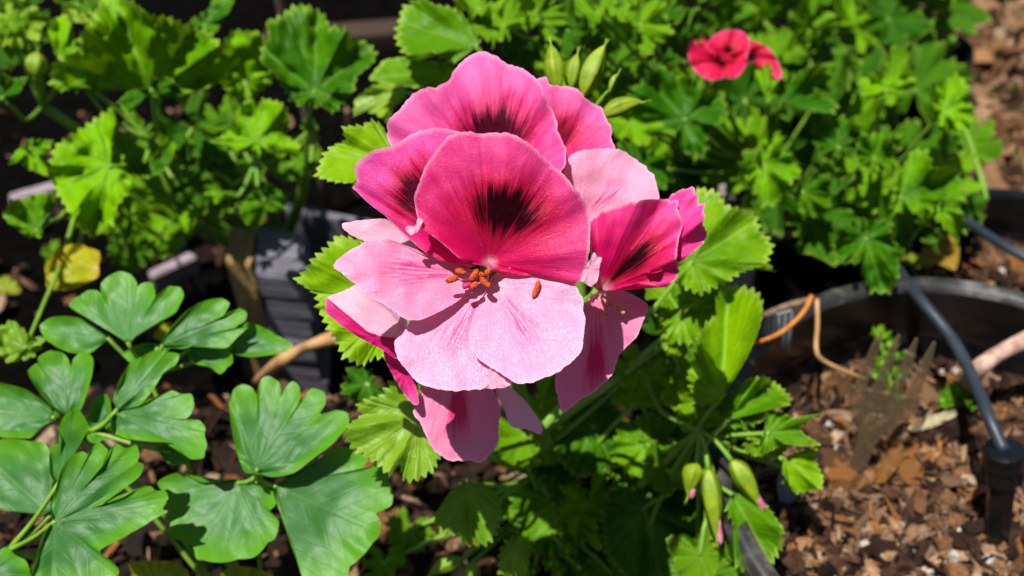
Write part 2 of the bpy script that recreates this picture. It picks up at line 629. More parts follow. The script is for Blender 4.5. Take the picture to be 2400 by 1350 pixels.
M['u_right'] = mat_petal('petal_crimson_pink', (0.65, 0.004, 0.11), (0.83, 0.06, 0.30), (0.92, 0.02, 0.2), (0.16, 0.34, 0.20, 0.22), glint=0.3)
M['u_plain'] = mat_petal('petal_hot_pink', (0.70, 0.01, 0.18), (0.84, 0.07, 0.35), (0.95, 0.04, 0.14), None, glint=0.3, throat=0)
M['low'] = mat_petal('petal_pale_pink', (0.87, 0.26, 0.46), (0.89, 0.31, 0.52), (0.98, 0.22, 0.4), None, vein=0.5, veincol=(0.72, 0.07, 0.24), glint=1.0, marks=1.0, tfac=0.25, throat=0.16)
M['low_back'] = mat_petal('petal_pale_rose', (0.86, 0.33, 0.50), (0.88, 0.36, 0.54), (0.98, 0.25, 0.42), None, vein=0.3, veincol=(0.75, 0.10, 0.3), glint=0.5, marks=1.0, throat=0)
M['low_shade'] = mat_petal('petal_pink_shaded', (0.80, 0.20, 0.36), (0.84, 0.24, 0.42), (0.98, 0.2, 0.36), (0.0, 0.52, 0.11, 0.16), bcol=(0.62, 0.03, 0.13), halo=(0.74, 0.09, 0.24), vein=0.25, glint=0.4, throat=0.05)  # lower petals lying in shade: the shade is put into this darker pink
M['under'] = mat_petal('petal_underside', (0.86, 0.42, 0.56), (0.88, 0.5, 0.62), (0.95, 0.35, 0.5), None, vein=0.3, veincol=(0.8, 0.2, 0.4), glint=0.4, throat=0)
M['red'] = mat_petal('petal_red', (0.68, 0.005, 0.05), (0.85, 0.012, 0.10), (0.98, 0.02, 0.08), (0.0, 0.16, 0.8, 0.14), halo=(0.4, 0.003, 0.02), glint=0.3, throat=0)
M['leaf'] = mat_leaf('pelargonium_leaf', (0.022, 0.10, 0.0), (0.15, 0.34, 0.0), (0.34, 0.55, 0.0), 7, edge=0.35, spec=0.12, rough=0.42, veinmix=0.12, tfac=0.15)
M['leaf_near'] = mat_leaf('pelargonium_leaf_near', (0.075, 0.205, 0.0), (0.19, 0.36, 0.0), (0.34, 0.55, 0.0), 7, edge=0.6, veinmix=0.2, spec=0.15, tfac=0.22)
M['leaf_yellow'] = mat_leaf('pelargonium_leaf_yellowing', (0.14, 0.31, 0.010), (0.25, 0.40, 0.016), (0.34, 0.5, 0.01), 7, edge=0.3, spot=0.25)
M['leaf_gold'] = mat_leaf('yellow_leaf', (0.24, 0.30, 0.004), (0.44, 0.40, 0.008), (0.5, 0.45, 0.005), 7, edge=0.5, edgecol=(0.5, 0.2, 0.01), spot=0.6)
M['columbine'] = mat_leaf('columbine_leaf', (0.034, 0.142, 0.022), (0.060, 0.20, 0.034), (0.16, 0.48, 0.008), 7, edge=0.95, edgecol=(0.085, 0.275, 0.002), rough=0.46, spec=0.33, veinmix=0.06, tfac=0.25, edge0=0.5, bumpd=0.00035)
M['stalk'] = mat_stem('green_stalk', (0.11, 0.24, 0.015), (0.19, 0.33, 0.03))
M['sepal'] = mat_stem('sepal', (0.14, 0.27, 0.012), (0.24, 0.36, 0.02), 0.45, 160)
M['bud'] = mat_stem('bud_sepal', (0.13, 0.23, 0.004), (0.25, 0.32, 0.01), 0.45, 260)
M['anther'] = mat_stem('anther', (0.20, 0.012, 0.003), (0.74, 0.12, 0.014), 0.85, 2600)
M['filament'] = mat_stem('filament', (0.75, 0.35, 0.45), (0.8, 0.5, 0.55), 0.4, 300)
M['style'] = mat_stem('style', (0.45, 0.01, 0.08), (0.55, 0.02, 0.12), 0.4, 300)
M['woody'] = mat_stem('woody_stem', (0.12, 0.07, 0.035), (0.25, 0.16, 0.09), 0.8, 220)
M['twig_tan'] = mat_stem('tan_twig', (0.34, 0.17, 0.06), (0.5, 0.29, 0.13), 0.7, 150)
M['twig_pale'] = mat_stem('pale_twig', (0.30, 0.16, 0.11), (0.52, 0.36, 0.27), 0.75, 260)
M['needle'] = mat_stem('dry_needle', (0.38, 0.11, 0.012), (0.55, 0.2, 0.03), 0.6, 200)
M['black'] = mat_plastic('black_plastic', (0.004, 0.0042, 0.005), 0.16, 0.06)
M['rimsheen'] = mat_plastic('dusty_sheen_black_plastic', (0.02, 0.019, 0.018), 0.3, 0.85, (0.24, 0.22, 0.20))  # pale lip: dust plus the glossy highlight, both put into the colour
M['tube'] = mat_plastic('irrigation_tube', (0.018, 0.025, 0.036), 0.4, 0.3, (0.1, 0.1, 0.1))
M['soil'] = mat_chips('soil', [(0.008, 0.005, 0.003), (0.028, 0.015, 0.008)], 0.95, 0.4)
M['chips'] = mat_chips('bark_chips', [(0.012, 0.006, 0.004), (0.05, 0.021, 0.011), (0.10, 0.05, 0.025), (0.22, 0.10, 0.04), (0.30, 0.17, 0.09), (0.42, 0.30, 0.19), (0.36, 0.13, 0.02)])
M['perlite'] = mat_chips('perlite', [(0.55, 0.5, 0.42), (0.75, 0.7, 0.62)], 0.9)
M['shade_ground'] = mat_chips('dark_ground', [(0.002, 0.002, 0.002), (0.004, 0.0036, 0.003)], 1.0, 0.2, 0.02)  # near-black: the deep shade behind the plants is put into the ground colour
M['greywood'] = mat_wood('grey_weathered_wood', (0.085, 0.082, 0.097), (0.17, 0.165, 0.185), 0)
M['pinkwood'] = mat_wood('faded_wood', (0.20, 0.15, 0.16), (0.32, 0.26, 0.28), 0)
M['tanwood'] = mat_wood('tan_wood', (0.22, 0.14, 0.05), (0.34, 0.23, 0.09), 1)
M['darkwood'] = mat_wood('dark_wood', (0.03, 0.018, 0.012), (0.06, 0.034, 0.02), 0)
M['stake'] = mat_wood('stake_wood', (0.10, 0.065, 0.05), (0.19, 0.13, 0.10), 2)


def mat_clear(name, tint, fac=0.5, rough=0.15):
    t = NT(name)
    b = t.bsdf(tint, rough, 0.6)
    tr = t.n('ShaderNodeBsdfTransparent')
    t.put(tr.inputs[0], tuple(0.5 + 0.5 * c for c in tint))
    mx = t.n('ShaderNodeMixShader')
    lw = t.n('ShaderNodeLayerWeight')
    lw.inputs[0].default_value = 0.35
    t.put(mx.inputs[0], t.math('ADD', fac, t.math('MULTIPLY', lw.outputs[1], 0.5), clamp=True))
    t.t.links.new(tr.outputs[0], mx.inputs[1])
    t.t.links.new(b, mx.inputs[2])
    return t.done(mx.outputs[0])


M['clear'] = mat_clear('clear_plastic', (0.42, 0.46, 0.5), 0.35)
M['forkplastic'] = mat_clear('smoky_plastic', (0.34, 0.25, 0.14), 0.10)


# ------------------------------------------------------------------ the setting
def grid_sheet(name, x0, x1, y0, y1, nx, ny, zf, mat, kind='structure', keep=None):
    xs, ys = np.linspace(x0, x1, nx), np.linspace(y0, y1, ny)
    verts = [(x, y, zf(x, y)) for y in ys for x in xs]
    faces = []
    for j in range(ny - 1):
        for i in range(nx - 1):
            if keep is None or keep((xs[i] + xs[i + 1]) / 2, (ys[j] + ys[j + 1]) / 2):
                a = j * nx + i
                faces.append((a, a + 1, a + nx + 1, a + nx))
    uv = np.array([(0.5 + 0.5 * nz(v[0] * 60, v[1] * 60, 0.5), 0.0) for v in verts])
    o = new_obj(name, mesh_from(name, verts, faces, mat, uvs={'rnd': uv}))
    if kind:
        o['kind'] = kind
    return o


gv = [(-40, -40, 0), (40, -40, 0), (40, 40, 0), (-40, 40, 0)]
g = new_obj('ground', mesh_from('ground', gv, [(0, 1, 2, 3)], M['shade_ground'], False, uvs={'rnd': np.full((4, 2), 0.4)}))
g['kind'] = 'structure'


def bed_z(x, y):
    e = min(1.0, max(0.0, (0.34 - y) / 0.05)) * min(1.0, max(0.0, (0.062 - x) / 0.03))
    return -0.004 + (0.056 + 0.008 * nz(x * 22, y * 22, 0.2) + 0.003 * nz(x * 90, y * 90, 1.2)) * (e * e * (3 - 2 * e))


grid_sheet('soil_bed', -0.42, 0.066, 0.0, 0.35, 120, 90, bed_z, M['soil'])


def chip_mesh(r, kind):
    """irregular shard: 8 corners, jittered"""
    if kind == 'flake':
        a, b, c = 1.0, r.uniform(0.35, 0.8), r.uniform(0.08, 0.18)
    elif kind == 'sliver':
        a, b, c = 1.5, r.uniform(0.12, 0.25), r.uniform(0.08, 0.16)
    elif kind == 'needle':
        a, b, c = 5.0, r.uniform(0.12, 0.2), 0.16
    else:
        a, b, c = 1.0, r.uniform(0.6, 0.95), r.uniform(0.4, 0.8)
    v = []
    for z in (-1, 1):
        for x, y in ((-1, -1), (0, -1.15), (1, -1), (1.1, 0.1), (1, 1), (-0.1, 1.1), (-1, 1)):
            v.append(Vector((x * a * r.uniform(0.45, 1.15), y * b * r.uniform(0.4, 1.15), z * c * r.uniform(0.5, 1.2) + 0.15 * x * c)) * 0.5)
    f = [(6, 5, 4, 3, 2, 1, 0), (7, 8, 9, 10, 11, 12, 13)] + [(i, (i + 1) % 7, 7 + (i + 1) % 7, 7 + i) for i in range(7)]
    return v, f


def litter(name, sampler, n, smin, smax, mat, kinds=('flake', 'flake', 'sliver', 'lump'), seed=1, lift=1.0, tilt=0.75, tone=None):
    r = random.Random(seed)
    V, F, U = [], [], []
    for _ in range(n):
        p = sampler(r)
        if p is None:
            continue
        s = smin + (smax - smin) * r.random() ** 2.2
        v, f = chip_mesh(r, r.choice(kinds))
        R = Matrix.Rotation(r.uniform(0, 6.28), 4, 'Z') @ Matrix.Rotation(r.gauss(0, tilt), 4, 'X') @ Matrix.Rotation(r.gauss(0, tilt), 4, 'Y')
        k = len(V)
        off = Vector(p) + Vector((0, 0, s * lift * r.uniform(0.0, 0.8)))
        V += [R @ (q * s) + off for q in v]
        F += [tuple(i + k for i in g) for g in f]
        t = r.random() if tone is None else tone(r)
        U += [(t, r.random())] * len(v)
    o = new_obj(name, mesh_from(name, V, F, mat, False, uvs={'rnd': U}))
    o['kind'] = 'stuff'
    return o


def bed_sampler(r):
    x, y = r.uniform(-0.33, 0.06), r.uniform(0.08, 0.335)
    return (x, y, bed_z(x, y))


o = litter('bark_mulch', bed_sampler, 5200, 0.0025, 0.013, M['chips'], kinds=('flake', 'sliver', 'sliver', 'lump'), seed=4, tone=lambda r: r.random() ** 3.2)  # tones skewed dark: shade under the plants put into the chip colour
tag(o, 'brown bark mulch covering the soil under the plants', 'mulch')


def lathe_data(profile, c, seg=72):
    V, F = [], []
    for (r, z) in profile:
        for k in range(seg):
            a = 2 * math.pi * k / seg
            V.append((c[0] + r * math.cos(a), c[1] + r * math.sin(a), z))
    for i in range(len(profile) - 1):
        for k in range(seg):
            k2 = (k + 1) % seg
            F.append((i * seg + k, i * seg + k2, (i + 1) * seg + k2, (i + 1) * seg + k))
    return V, F


def pot(name, c, R, h, soil_z, label, rimw=0.006, mat=None, rim_mat=None, nchips=0, seed=1, soil=True):
    root = thing(name, (c[0], c[1], 0), label, 'plant pot')
    rb = R * 0.78
    wi = 0.0018
    prof = [(0.001, 0.001), (rb, 0.001), (R - rimw * 0.9, h - 0.02), (R - rimw * 0.5, h - 0.016), (R - rimw * 0.5 - wi, h - 0.016), (R - rimw * 0.9 - wi, h - 0.022), (rb - wi, 0.003), (0.001, 0.003)]
    V, F = lathe_data(prof, c)
    new_obj('pot_wall', mesh_from('pot_wall', V, F, mat or M['black'], origin=(c[0], c[1], 0)), Matrix.Translation((c[0], c[1], 0)), root)
    prof = [(R - rimw * 0.9, h - 0.021), (R, h - 0.019), (R + 0.0005, h - 0.004)]
    prof2 = [(R - rimw, h - 0.002), (R - rimw - 0.0006, h - 0.010), (R - rimw - 0.0022, h - 0.017), (R - rimw - 0.0012, h - 0.024), (R - rimw - 0.004, h - 0.034), (R - rimw - 0.006, h - 0.05)]
    for pr in (prof, prof2):
        V, F = lathe_data(pr, c, 96)
        new_obj('rim', mesh_from('rim', V, F, M['black'], origin=(c[0], c[1], 0)), Matrix.Translation((c[0], c[1], 0)), root)
    prof = [(R + 0.0005, h - 0.004), (R - 0.0002, h), (R - 0.002, h + 0.0009), (R - rimw + 0.0012, h + 0.0006), (R - rimw, h - 0.002)]
    V, F = lathe_data(prof, c, 96)
    new_obj('rim_lip', mesh_from('rim_lip', V, F, rim_mat or M['black'], origin=(c[0], c[1], 0)), Matrix.Translation((c[0], c[1], 0)), root)
    if soil:
        rs = rb + (R - rimw * 0.9 - rb) * (soil_z / (h - 0.02)) - wi + 0.0005

        def zf(x, y):
            return soil_z + 0.004 * nz(x * 45, y * 45, seed) + 0.002 * nz(x * 160, y * 160, seed + 3)
        V, F = [(0, 0, zf(c[0], c[1]))], []
        NR, NA = 22, 80
        for i in range(1, NR + 1):
            for k in range(NA):
                a = 2 * math.pi * k / NA
                x, y = rs * i / NR * math.cos(a), rs * i / NR * math.sin(a)
                V.append((x, y, zf(c[0] + x, c[1] + y)))
        for k in range(NA):
            F.append((0, 1 + k, 1 + (k + 1) % NA))
            for i in range(NR - 1):
                a = 1 + i * NA
                F.append((a + k, a + NA + k, a + NA + (k + 1) % NA, a + (k + 1) % NA))
        uv = [(0.5 + 0.5 * nz(v[0] * 80, v[1] * 80, 2.0), 0) for v in V]
        so = new_obj('potting_soil', mesh_from('potting_soil', V, F, M['soil'], uvs={'rnd': uv}), Matrix.Translation((c[0], c[1], 0)), root)

        def smp(r):
            a, q = r.uniform(0, 6.283), math.sqrt(r.random()) * (rs - 0.006)
            x, y = c[0] + q * math.cos(a), c[1] + q * math.sin(a)
            return (x, y, zf(x, y))
        if nchips:
            m1 = litter('potting_mix', smp, nchips, 0.0012, 0.0085, M['chips'], kinds=('flake', 'sliver', 'sliver', 'lump'), seed=seed, tone=lambda r: r.random() ** 1.45)
            m3 = litter('pine_needles', smp, nchips // 80, 0.0025, 0.006, M['chips'], kinds=('needle',), seed=seed + 90, tilt=0.12, lift=0.8, tone=lambda r: 0.55 + 0.45 * r.random())
            place(m3, Matrix.Identity(4), root)
            place(m1, Matrix.Identity(4), root)
            m2 = litter('perlite', smp, nchips // 60, 0.0018, 0.005, M['perlite'], kinds=('lump',), seed=seed + 50, lift=1.6)
            place(m2, Matrix.Identity(4), root)
        return root, zf
    return root, None


POT_A = (0.162, 0.2125)
potA, zA = pot('plant_pot', POT_A, 0.0940, 0.120, 0.084, 'large black plastic pot holding the plastic fork and drip stake', 0.007, nchips=17000, seed=11, rim_mat=M['rimsheen'])
POT_B = (0.243, 0.357)
potB, zB = pot('plant_pot', POT_B, 0.060, 0.074, 0.048, 'small black glossy pot of bark behind the pot with the fork', 0.005, nchips=1800, seed=12)
POT_C = on_z(2190, 108, 0.05)
potC, _ = pot('plant_pot', (POT_C.x, POT_C.y), 0.0245, 0.05, 0.012, 'empty narrow black pot beside the dry leaf litter', 0.003, seed=13)


def back_sampler(r):
    px, py = r.uniform(2180, 2560), r.uniform(-60, 470)
    p = on_z(px, py, 0.0)
    if (p.x - POT_B[0]) ** 2 + (p.y - POT_B[1]) ** 2 < 0.062 ** 2:
        return None
    return (p.x, p.y, 0.001 + 0.012 * max(0, nz(p.x * 20, p.y * 20, 5)))


o = litter('leaf_litter', back_sampler, 1500, 0.006, 0.03, M['chips'], kinds=('flake', 'flake', 'sliver'), seed=21, tone=lambda r: 0.25 + 0.75 * r.random())
tag(o, 'dry brown leaf litter on the ground behind the small pots', 'leaf litter')


def gap_sampler(r):
    p = on_z(r.uniform(-60, 900), r.uniform(250, 760), 0.0)
    return (p.x, p.y, 0.001)


o = litter('wood_crumbs', gap_sampler, 110, 0.004, 0.014, M['chips'], seed=31, tone=lambda r: r.random())
tag(o, 'scattered wood crumbs on the dark ground by the grey boards', 'debris')


def slab(name, quad, z, thick, mat, label, cat, group=None):
    """board whose top face has the given corners (photo pixels) at level z"""
    top = [on_z(a, b, z) for a, b in quad]
    c = sum(top, Vector()) / 4
    bm = bmesh.new()
    vs = [bm.verts.new(p - c) for p in top] + [bm.verts.new(p - c - Vector((0, 0, thick))) for p in top]
    bm.faces.new(vs[:4])
    bm.faces.new(vs[7:3:-1])
    for i in range(4):
        bm.faces.new((vs[i], vs[4 + i], vs[4 + (i + 1) % 4], vs[(i + 1) % 4]))
    bmesh.ops.recalc_face_normals(bm, faces=bm.faces)
    bmesh.ops.bevel(bm, geom=list(bm.edges), offset=0.0008, segments=2, affect='EDGES')
    me = bpy.data.meshes.new(name)
    bm.to_mesh(me)
    bm.free()
    me.materials.append(mat)
    o = new_obj(name, me, Matrix.Translation(c))
    return tag(o, label, cat, group)


wb = on_z(660, 590, 0.085)
stack = thing('board_stack', (wb.x, wb.y, 0), 'stack of grey weathered boards next to the tan block', 'boards')
WQ = [on_z(a, b, 0.085) for a, b in ((604, 520), (722, 548), (716, 652), (600, 640))]
for k in range(6):
    zt_ = 0.085 - 0.0143 * k
    sh = Vector((rnd.uniform(-1, 1) * 0.0015, rnd.uniform(-1, 1) * 0.0015, 0))
    q_ = [Vector((p.x, p.y, zt_)) + sh for p in WQ]
    bm = bmesh.new()
    c_ = sum(q_, Vector()) / 4
    vs = [bm.verts.new(p - c_) for p in q_] + [bm.verts.new(p - c_ - Vector((0, 0, 0.0141 if k < 5 else 0.0135))) for p in q_]
    bm.faces.new(vs[:4])
    bm.faces.new(vs[7:3:-1])
    for i in range(4):
        bm.faces.new((vs[i], vs[4 + i], vs[4 + (i + 1) % 4], vs[(i + 1) % 4]))
    bmesh.ops.recalc_face_normals(bm, faces=bm.faces)
    bmesh.ops.bevel(bm, geom=list(bm.edges), offset=0.0011, segments=2, affect='EDGES')
    me = bpy.data.meshes.new('board')
    bm.to_mesh(me)
    bm.free()
    me.materials.append(M['greywood'])
    new_obj('board', me, Matrix.Translation(c_), stack)
slab('wood_block', [(540, 528), (599, 540), (596, 628), (528, 612)], 0.083, 0.083, M['tanwood'], 'tan sawn wood block butted against the stack of grey boards', 'wood block')
slab('wooden_rail', [(668, 474), (905, 520), (903, 536), (668, 492)], 0.06, 0.06, M['greywood'], 'thin grey rail behind the stack of grey boards', 'rail')
slab('wood_strip', [(345, 634), (443, 588), (462, 602), (355, 652)], 0.012, 0.012, M['pinkwood'], 'narrow faded slat lying loose in front of the left plant', 'wood slat')
slab('wood_offcut', [(622, 655), (702, 650), (694, 702), (612, 704)], 0.014, 0.014, M['pinkwood'], 'faded square wood offcut in front of the grey board stack', 'wood offcut')
slab('wood_offcut', [(606, 712), (690, 708), (680, 742), (600, 744)], 0.008, 0.008, M['greywood'], 'flat grey wood offcut nearest the columbine leaves', 'wood offcut')
slab('wood_strip', [(372, 556), (428, 552), (432, 576), (376, 580)], 0.010, 0.010, M['greywood'], 'short blue-grey slat under the left plant', 'wood slat')
slab('wood_strip', [(20, 452), (150, 416), (152, 436), (22, 474)], 0.02, 0.02, M['pinkwood'], 'pale speckled edging slat behind the small yellow-stemmed leaf', 'wood slat')
slab('wooden_board', [(620, 66), (985, 38), (990, 74), (622, 106)], 0.012, 0.012, M['darkwood'], 'dark brown board on the black ground behind the plants', 'board')
slab('stone_piece', [(1556, 350), (1590, 340), (1622, 374), (1606, 398)], 0.012, 0.012, M['pinkwood'], 'pale grey stone under the bush right of the flower', 'stone')
slab('stone_piece', [(1686, 420), (1712, 416), (1722, 470), (1690, 476)], 0.010, 0.010, M['pinkwood'], 'small lilac grey stone in the dark gap under the bush', 'stone')
slab('stone_piece', [(1716, 640), (1772, 622), (1764, 676), (1722, 690)], 0.010, 0.010, M['pinkwood'], 'lilac grey stone beside the large pot rim', 'stone')

sb = on_z(776, 505, 0.0)
st = Vector((sb.x - 0.012, sb.y, 0.20))
o = tube('wooden_stake', [sb - Vector((0, 0, 0.003)), sb.lerp(st, 0.5), st], [0.0028, 0.0028, 0.0026], M['stake'], None, 8, 3)
tag(o, 'thin brown wooden stake standing behind the flower', 'stake')

# ------------------------------------------------------------------ the pelargonium in bloom
ROOT = Vector((0.012, 0.235, bed_z(0.012, 0.235)))
plant = thing('pelargonium_plant', ROOT, 'pelargonium with the big pink bloom and toothed green leaves', 'plant')
NODE = P(1200, 790, 0.315)
tube('stem', [ROOT - Vector((0, 0, 0.01)), ROOT.lerp(NODE, 0.35) + Vector((0.006, 0.004, 0)), ROOT.lerp(NODE, 0.7), NODE], [0.0035, 0.0032, 0.0024, 0.002], M['stalk'], plant)


def flower(throat_px, d, label=None):
    """green calyx and stalk of one floret; its petals are its children"""
    t = P(throat_px[0], throat_px[1], d + 0.004)
    mid = t.lerp(NODE, 0.45) + (t - CAM).normalized() * 0.006
    q = spline([tuple(NODE) + (0.0010,), tuple(mid) + (0.0010,), tuple(t.lerp(mid, 0.3)) + (0.0013,), tuple(t) + (0.0024,)], 6)
    v, f = tube_data([x[:3] for x in q], [x[3] for x in q], 8)
    return new_obj('flower', mesh_from('flower', v, f, M['stalk'], origin=t), Matrix.Translation(t), plant)


def petal(fl, outline, base, d0, tx, ty, mat, name='petal', **kw):
    kw.setdefault('rings', 22)
    kw.setdefault('n', 190)
    kw.setdefault('ripple', 0.0016)
    kw.setdefault('power', 1.0)
    kw.setdefault('quilt', 0.0008)
    kw.setdefault('wavy', 3.2)
    return px_blade(name, fl, outline, base, d0, tx, ty, M[mat], **kw)


F1 = flower((1146, 632), 0.256)
U1 = [(1120, 620), (1095, 614, 1), (1078, 607, -2), (1056, 587, -3), (1032, 566, -3), (1011, 551, -2), (988, 534, -2), (978, 507, -1), (972, 480), (972, 456), (984, 422), (998, 387), (1020, 356), (1047, 322, -1), (1078, 309, -3),
      (1109, 310, -4), (1131, 314, -4), (1149, 311, -5), (1180, 311, -5), (1207, 316, -5), (1229, 329, -4), (1253, 347, -3), (1289, 382, -1), (1320, 409), (1347, 440), (1372, 476), (1383, 510), (1383, 551), (1381, 591), (1374, 628, 2),
      (1362, 660, 4), (1335, 668, 7), (1290, 655, 8), (1240, 645, 8), (1185, 645, 6)]
petal(F1, U1, (1148, 616), 0.2560, 0.0, 0.06, 'u_front', cup=0.0105, ripple=0.0014, ripk=5)
U2 = [(1105, 626, 2), (1091, 624), (1060, 618), (1029, 609), (1005, 596), (984, 582), (949, 551), (904, 507), (873, 484), (848, 462), (838, 450), (825, 440, 1), (836, 424), (831, 391), (851, 369), (878, 351), (918, 344), (940, 329),
      (976, 309), (1020, 300), (1069, 306), (1105, 330), (1125, 420), (1135, 540)]
petal(F1, U2, (1125, 618), 0.2600, 0.12, 0.05, 'u_left', cup=0.008, ripple=0.0009)
L1 = [(1120, 640), (1087, 628), (1033, 612), (984, 594), (953, 578), (915, 562), (887, 559), (856, 568), (811, 592), (781, 622), (811, 648), (833, 667), (851, 683), (887, 706), (922, 728), (949, 748), (985, 750), (1030, 730), (1080, 700)]
petal(F1, L1, (1132, 642), 0.2585, 0.36, 0.40, 'low', cup=0.002, ripple=0.0006)
L2 = [(1120, 668), (1080, 676), (1038, 690), (1007, 711), (968, 741), (957, 760), (945, 781), (925, 799), (927, 826), (940, 852), (958, 874), (984, 900), (1011, 908), (1056, 916), (1100, 914), (1144, 911), (1184, 907), (1202, 896), (1222, 860), (1215, 770), (1170, 690)]
petal(F1, L2, (1136, 652), 0.2570, 0.02, 0.38, 'low', cup=0.001, ripple=0.0008)
L3 = [(1160, 645), (1172, 635), (1208, 623), (1248, 617), (1266, 625), (1306, 630), (1323, 644), (1346, 665), (1359, 687), (1368, 707), (1367, 728), (1372, 748), (1368, 786), (1361, 826), (1328, 857), (1301, 876), (1270, 888), (1239, 898), (1208, 897), (1186, 883), (1150, 861),
      (1118, 838), (1100, 803), (1102, 772), (1113, 737), (1131, 697)]
petal(F1, L3, (1150, 652), 0.2545, -0.12, 0.36, 'low', cup=0.0015, ripple=0.0006)
# turned-up edges
petal(F1, [(1392, 592), (1400, 602), (1410, 604), (1405, 625), (1402, 655), (1386, 672), (1362, 657), (1370, 630), (1382, 610)], (1384, 630), 0.2420, 0.3, 0.2, 'under', name='petal_edge', rings=8, n=60, ripple=0.0003)
petal(F1, [(980, 510), (992, 516), (985, 532), (976, 546), (963, 549), (949, 538), (956, 529), (972, 530)], (975, 531), 0.2440, 0.2, 0.2, 'under', name='petal_edge', rings=8, n=50, ripple=0.0003)
petal(F1, [(1150, 862), (1170, 875), (1200, 888), (1200, 898), (1184, 908), (1144, 911), (1118, 909), (1135, 890)], (1160, 890), 0.2460, 0.2, 0.35, 'under', name='petal_edge', rings=6, n=60, ripple=0.0004)


def anther(fl, px, py, d, ln, ang, w=13.0):
    a = math.radians(ang)
    pts, rr = [], []
    k0 = d / FPX
    for i in range(9):
        t = i / 8 - 0.5
        b = 4 * t * t
        pts.append(P(px + math.cos(a) * ln * t + math.sin(a) * b * 2.5, py + math.sin(a) * ln * t - math.cos(a) * b * 2.5, d))
        rr.append(w * 0.5 * k0 * (1 - (2 * abs(t)) ** 3.5) ** 0.5 + 0.00012)
    v, f = tube_data(pts, rr, 10)
    v = [p + Vector((nz(p.x * 2600, p.y * 2600, p.z * 2600), nz(p.z * 2600, p.x * 2600, 3), nz(p.y * 2600, 5, p.z * 2600))) * 0.00016 for p in v]
    return new_obj('anther', mesh_from('anther', v, f, M['anther'], origin=pts[4]), Matrix.Translation(pts[4]), fl)


for (px, py, ln, an) in [(1080, 637, 28, 10), (1060, 655, 32, -20), (1112, 645, 34, -55), (1138, 640, 36, -25), (1137, 663, 34, 45), (1112, 669, 22, -40)]:
    anther(F1, px, py, 0.2475, ln, an)
    tube('filament', [P(1143, 640, 0.2545), P((1143 + px) / 2, (640 + py) / 2 + 4, 0.250), P(px, py, 0.2480)], [0.0005, 0.0004, 0.0003], M['filament'], F1, 6, 4)
tube('style', [P(1143, 642, 0.2545), P(1118, 662, 0.2495), P(1086, 671, 0.2478)], [0.0006, 0.0006, 0.0008], M['style'], F1, 6, 4)

F2 = flower((1180, 430), 0.296)
B1 = [(1120, 450), (1010, 420), (918, 342), (907, 316, 1), (911, 280), (940, 253), (958, 229), (989, 207), (1020, 204), (1051, 189), (1069, 158), (1096, 133), (1131, 120), (1158, 129), (1189, 149), (1224, 160), (1251, 180), (1269, 200), (1278, 227), (1293, 255), (1307, 289, -1),
      (1307, 307, -1), (1324, 342, -2), (1327, 369, -1), (1318, 402), (1290, 430), (1220, 450)]
petal(F2, B1, (1160, 440), 0.2880, 0.0, 0.18, 'u_back', cup=0.010, ripple=0.0018, ripk=6, axis=0.0, wavy=5.0)
B2 = [(1262, 400), (1255, 300), (1256, 200), (1262, 183), (1280, 180), (1289, 198), (1324, 202), (1356, 209), (1373, 231), (1409, 253), (1422, 280), (1433, 298), (1434, 329), (1441, 350), (1400, 380), (1340, 395)]
petal(F2, B2, (1280, 410), 0.2960, 0.0, 0.12, 'u_back2', cup=0.007, ripple=0.0012, ripk=6)
B3 = [(1330, 470), (1330, 430), (1322, 402), (1331, 372), (1347, 358), (1378, 350), (1413, 348), (1449, 349), (1471, 360), (1502, 382), (1531, 409), (1540, 436), (1545, 464), (1530, 490), (1480, 520), (1420, 545)]
petal(F2, B3, (1360, 520), 0.2900, 0.05, 0.12, 'low_back', cup=0.006, ripple=0.0007)

F3 = flower((1405, 690), 0.290)
R2 = [(1560, 560), (1560, 500), (1569, 462), (1591, 447), (1622, 438), (1632, 453), (1638, 478), (1651, 480), (1649, 529), (1658, 551), (1644, 573), (1613, 600), (1575, 625), (1520, 640)]
petal(F3, R2, (1480, 640), 0.2830, -0.05, 0.05, 'u_plain', cup=0.006, ripple=0.0026, ripk=9, wavy=7.0)
R1 = [(1390, 670), (1400, 630), (1386, 580), (1383, 524), (1400, 504), (1422, 493), (1467, 478), (1524, 467), (1556, 467), (1587, 471), (1589, 493), (1602, 524), (1592, 556), (1586, 600), (1591, 640), (1575, 663), (1556, 673), (1511, 662), (1467, 671), (1425, 682)]
petal(F3, R1, (1403, 684), 0.2840, 0.02, 0.02, 'u_right', cup=0.011, ripple=0.0024, ripk=8, wavy=6.0)
R3 = [(1380, 700), (1400, 682), (1417, 674), (1452, 679), (1479, 688), (1519, 714), (1510, 746), (1492, 790), (1452, 830), (1434, 879), (1399, 914), (1363, 937), (1319, 968), (1310, 941), (1301, 892), (1325, 800)]
petal(F3, R3, (1398, 690), 0.2920, -0.1, 0.38, 'low_shade', cup=0.003, ripple=0.0009)
for (px, py, an) in [(1432, 712, 35), (1447, 722, 25), (1425, 738, 60), (1463, 735, 20)]:
    tube('stamen', [P(1405, 690, 0.288), P((1405 + px) / 2, (690 + py) / 2 - 4, 0.2835), P(px, py, 0.2815)], [0.0003, 0.0003, 0.0006], M['twig_tan'], F3, 6, 4)

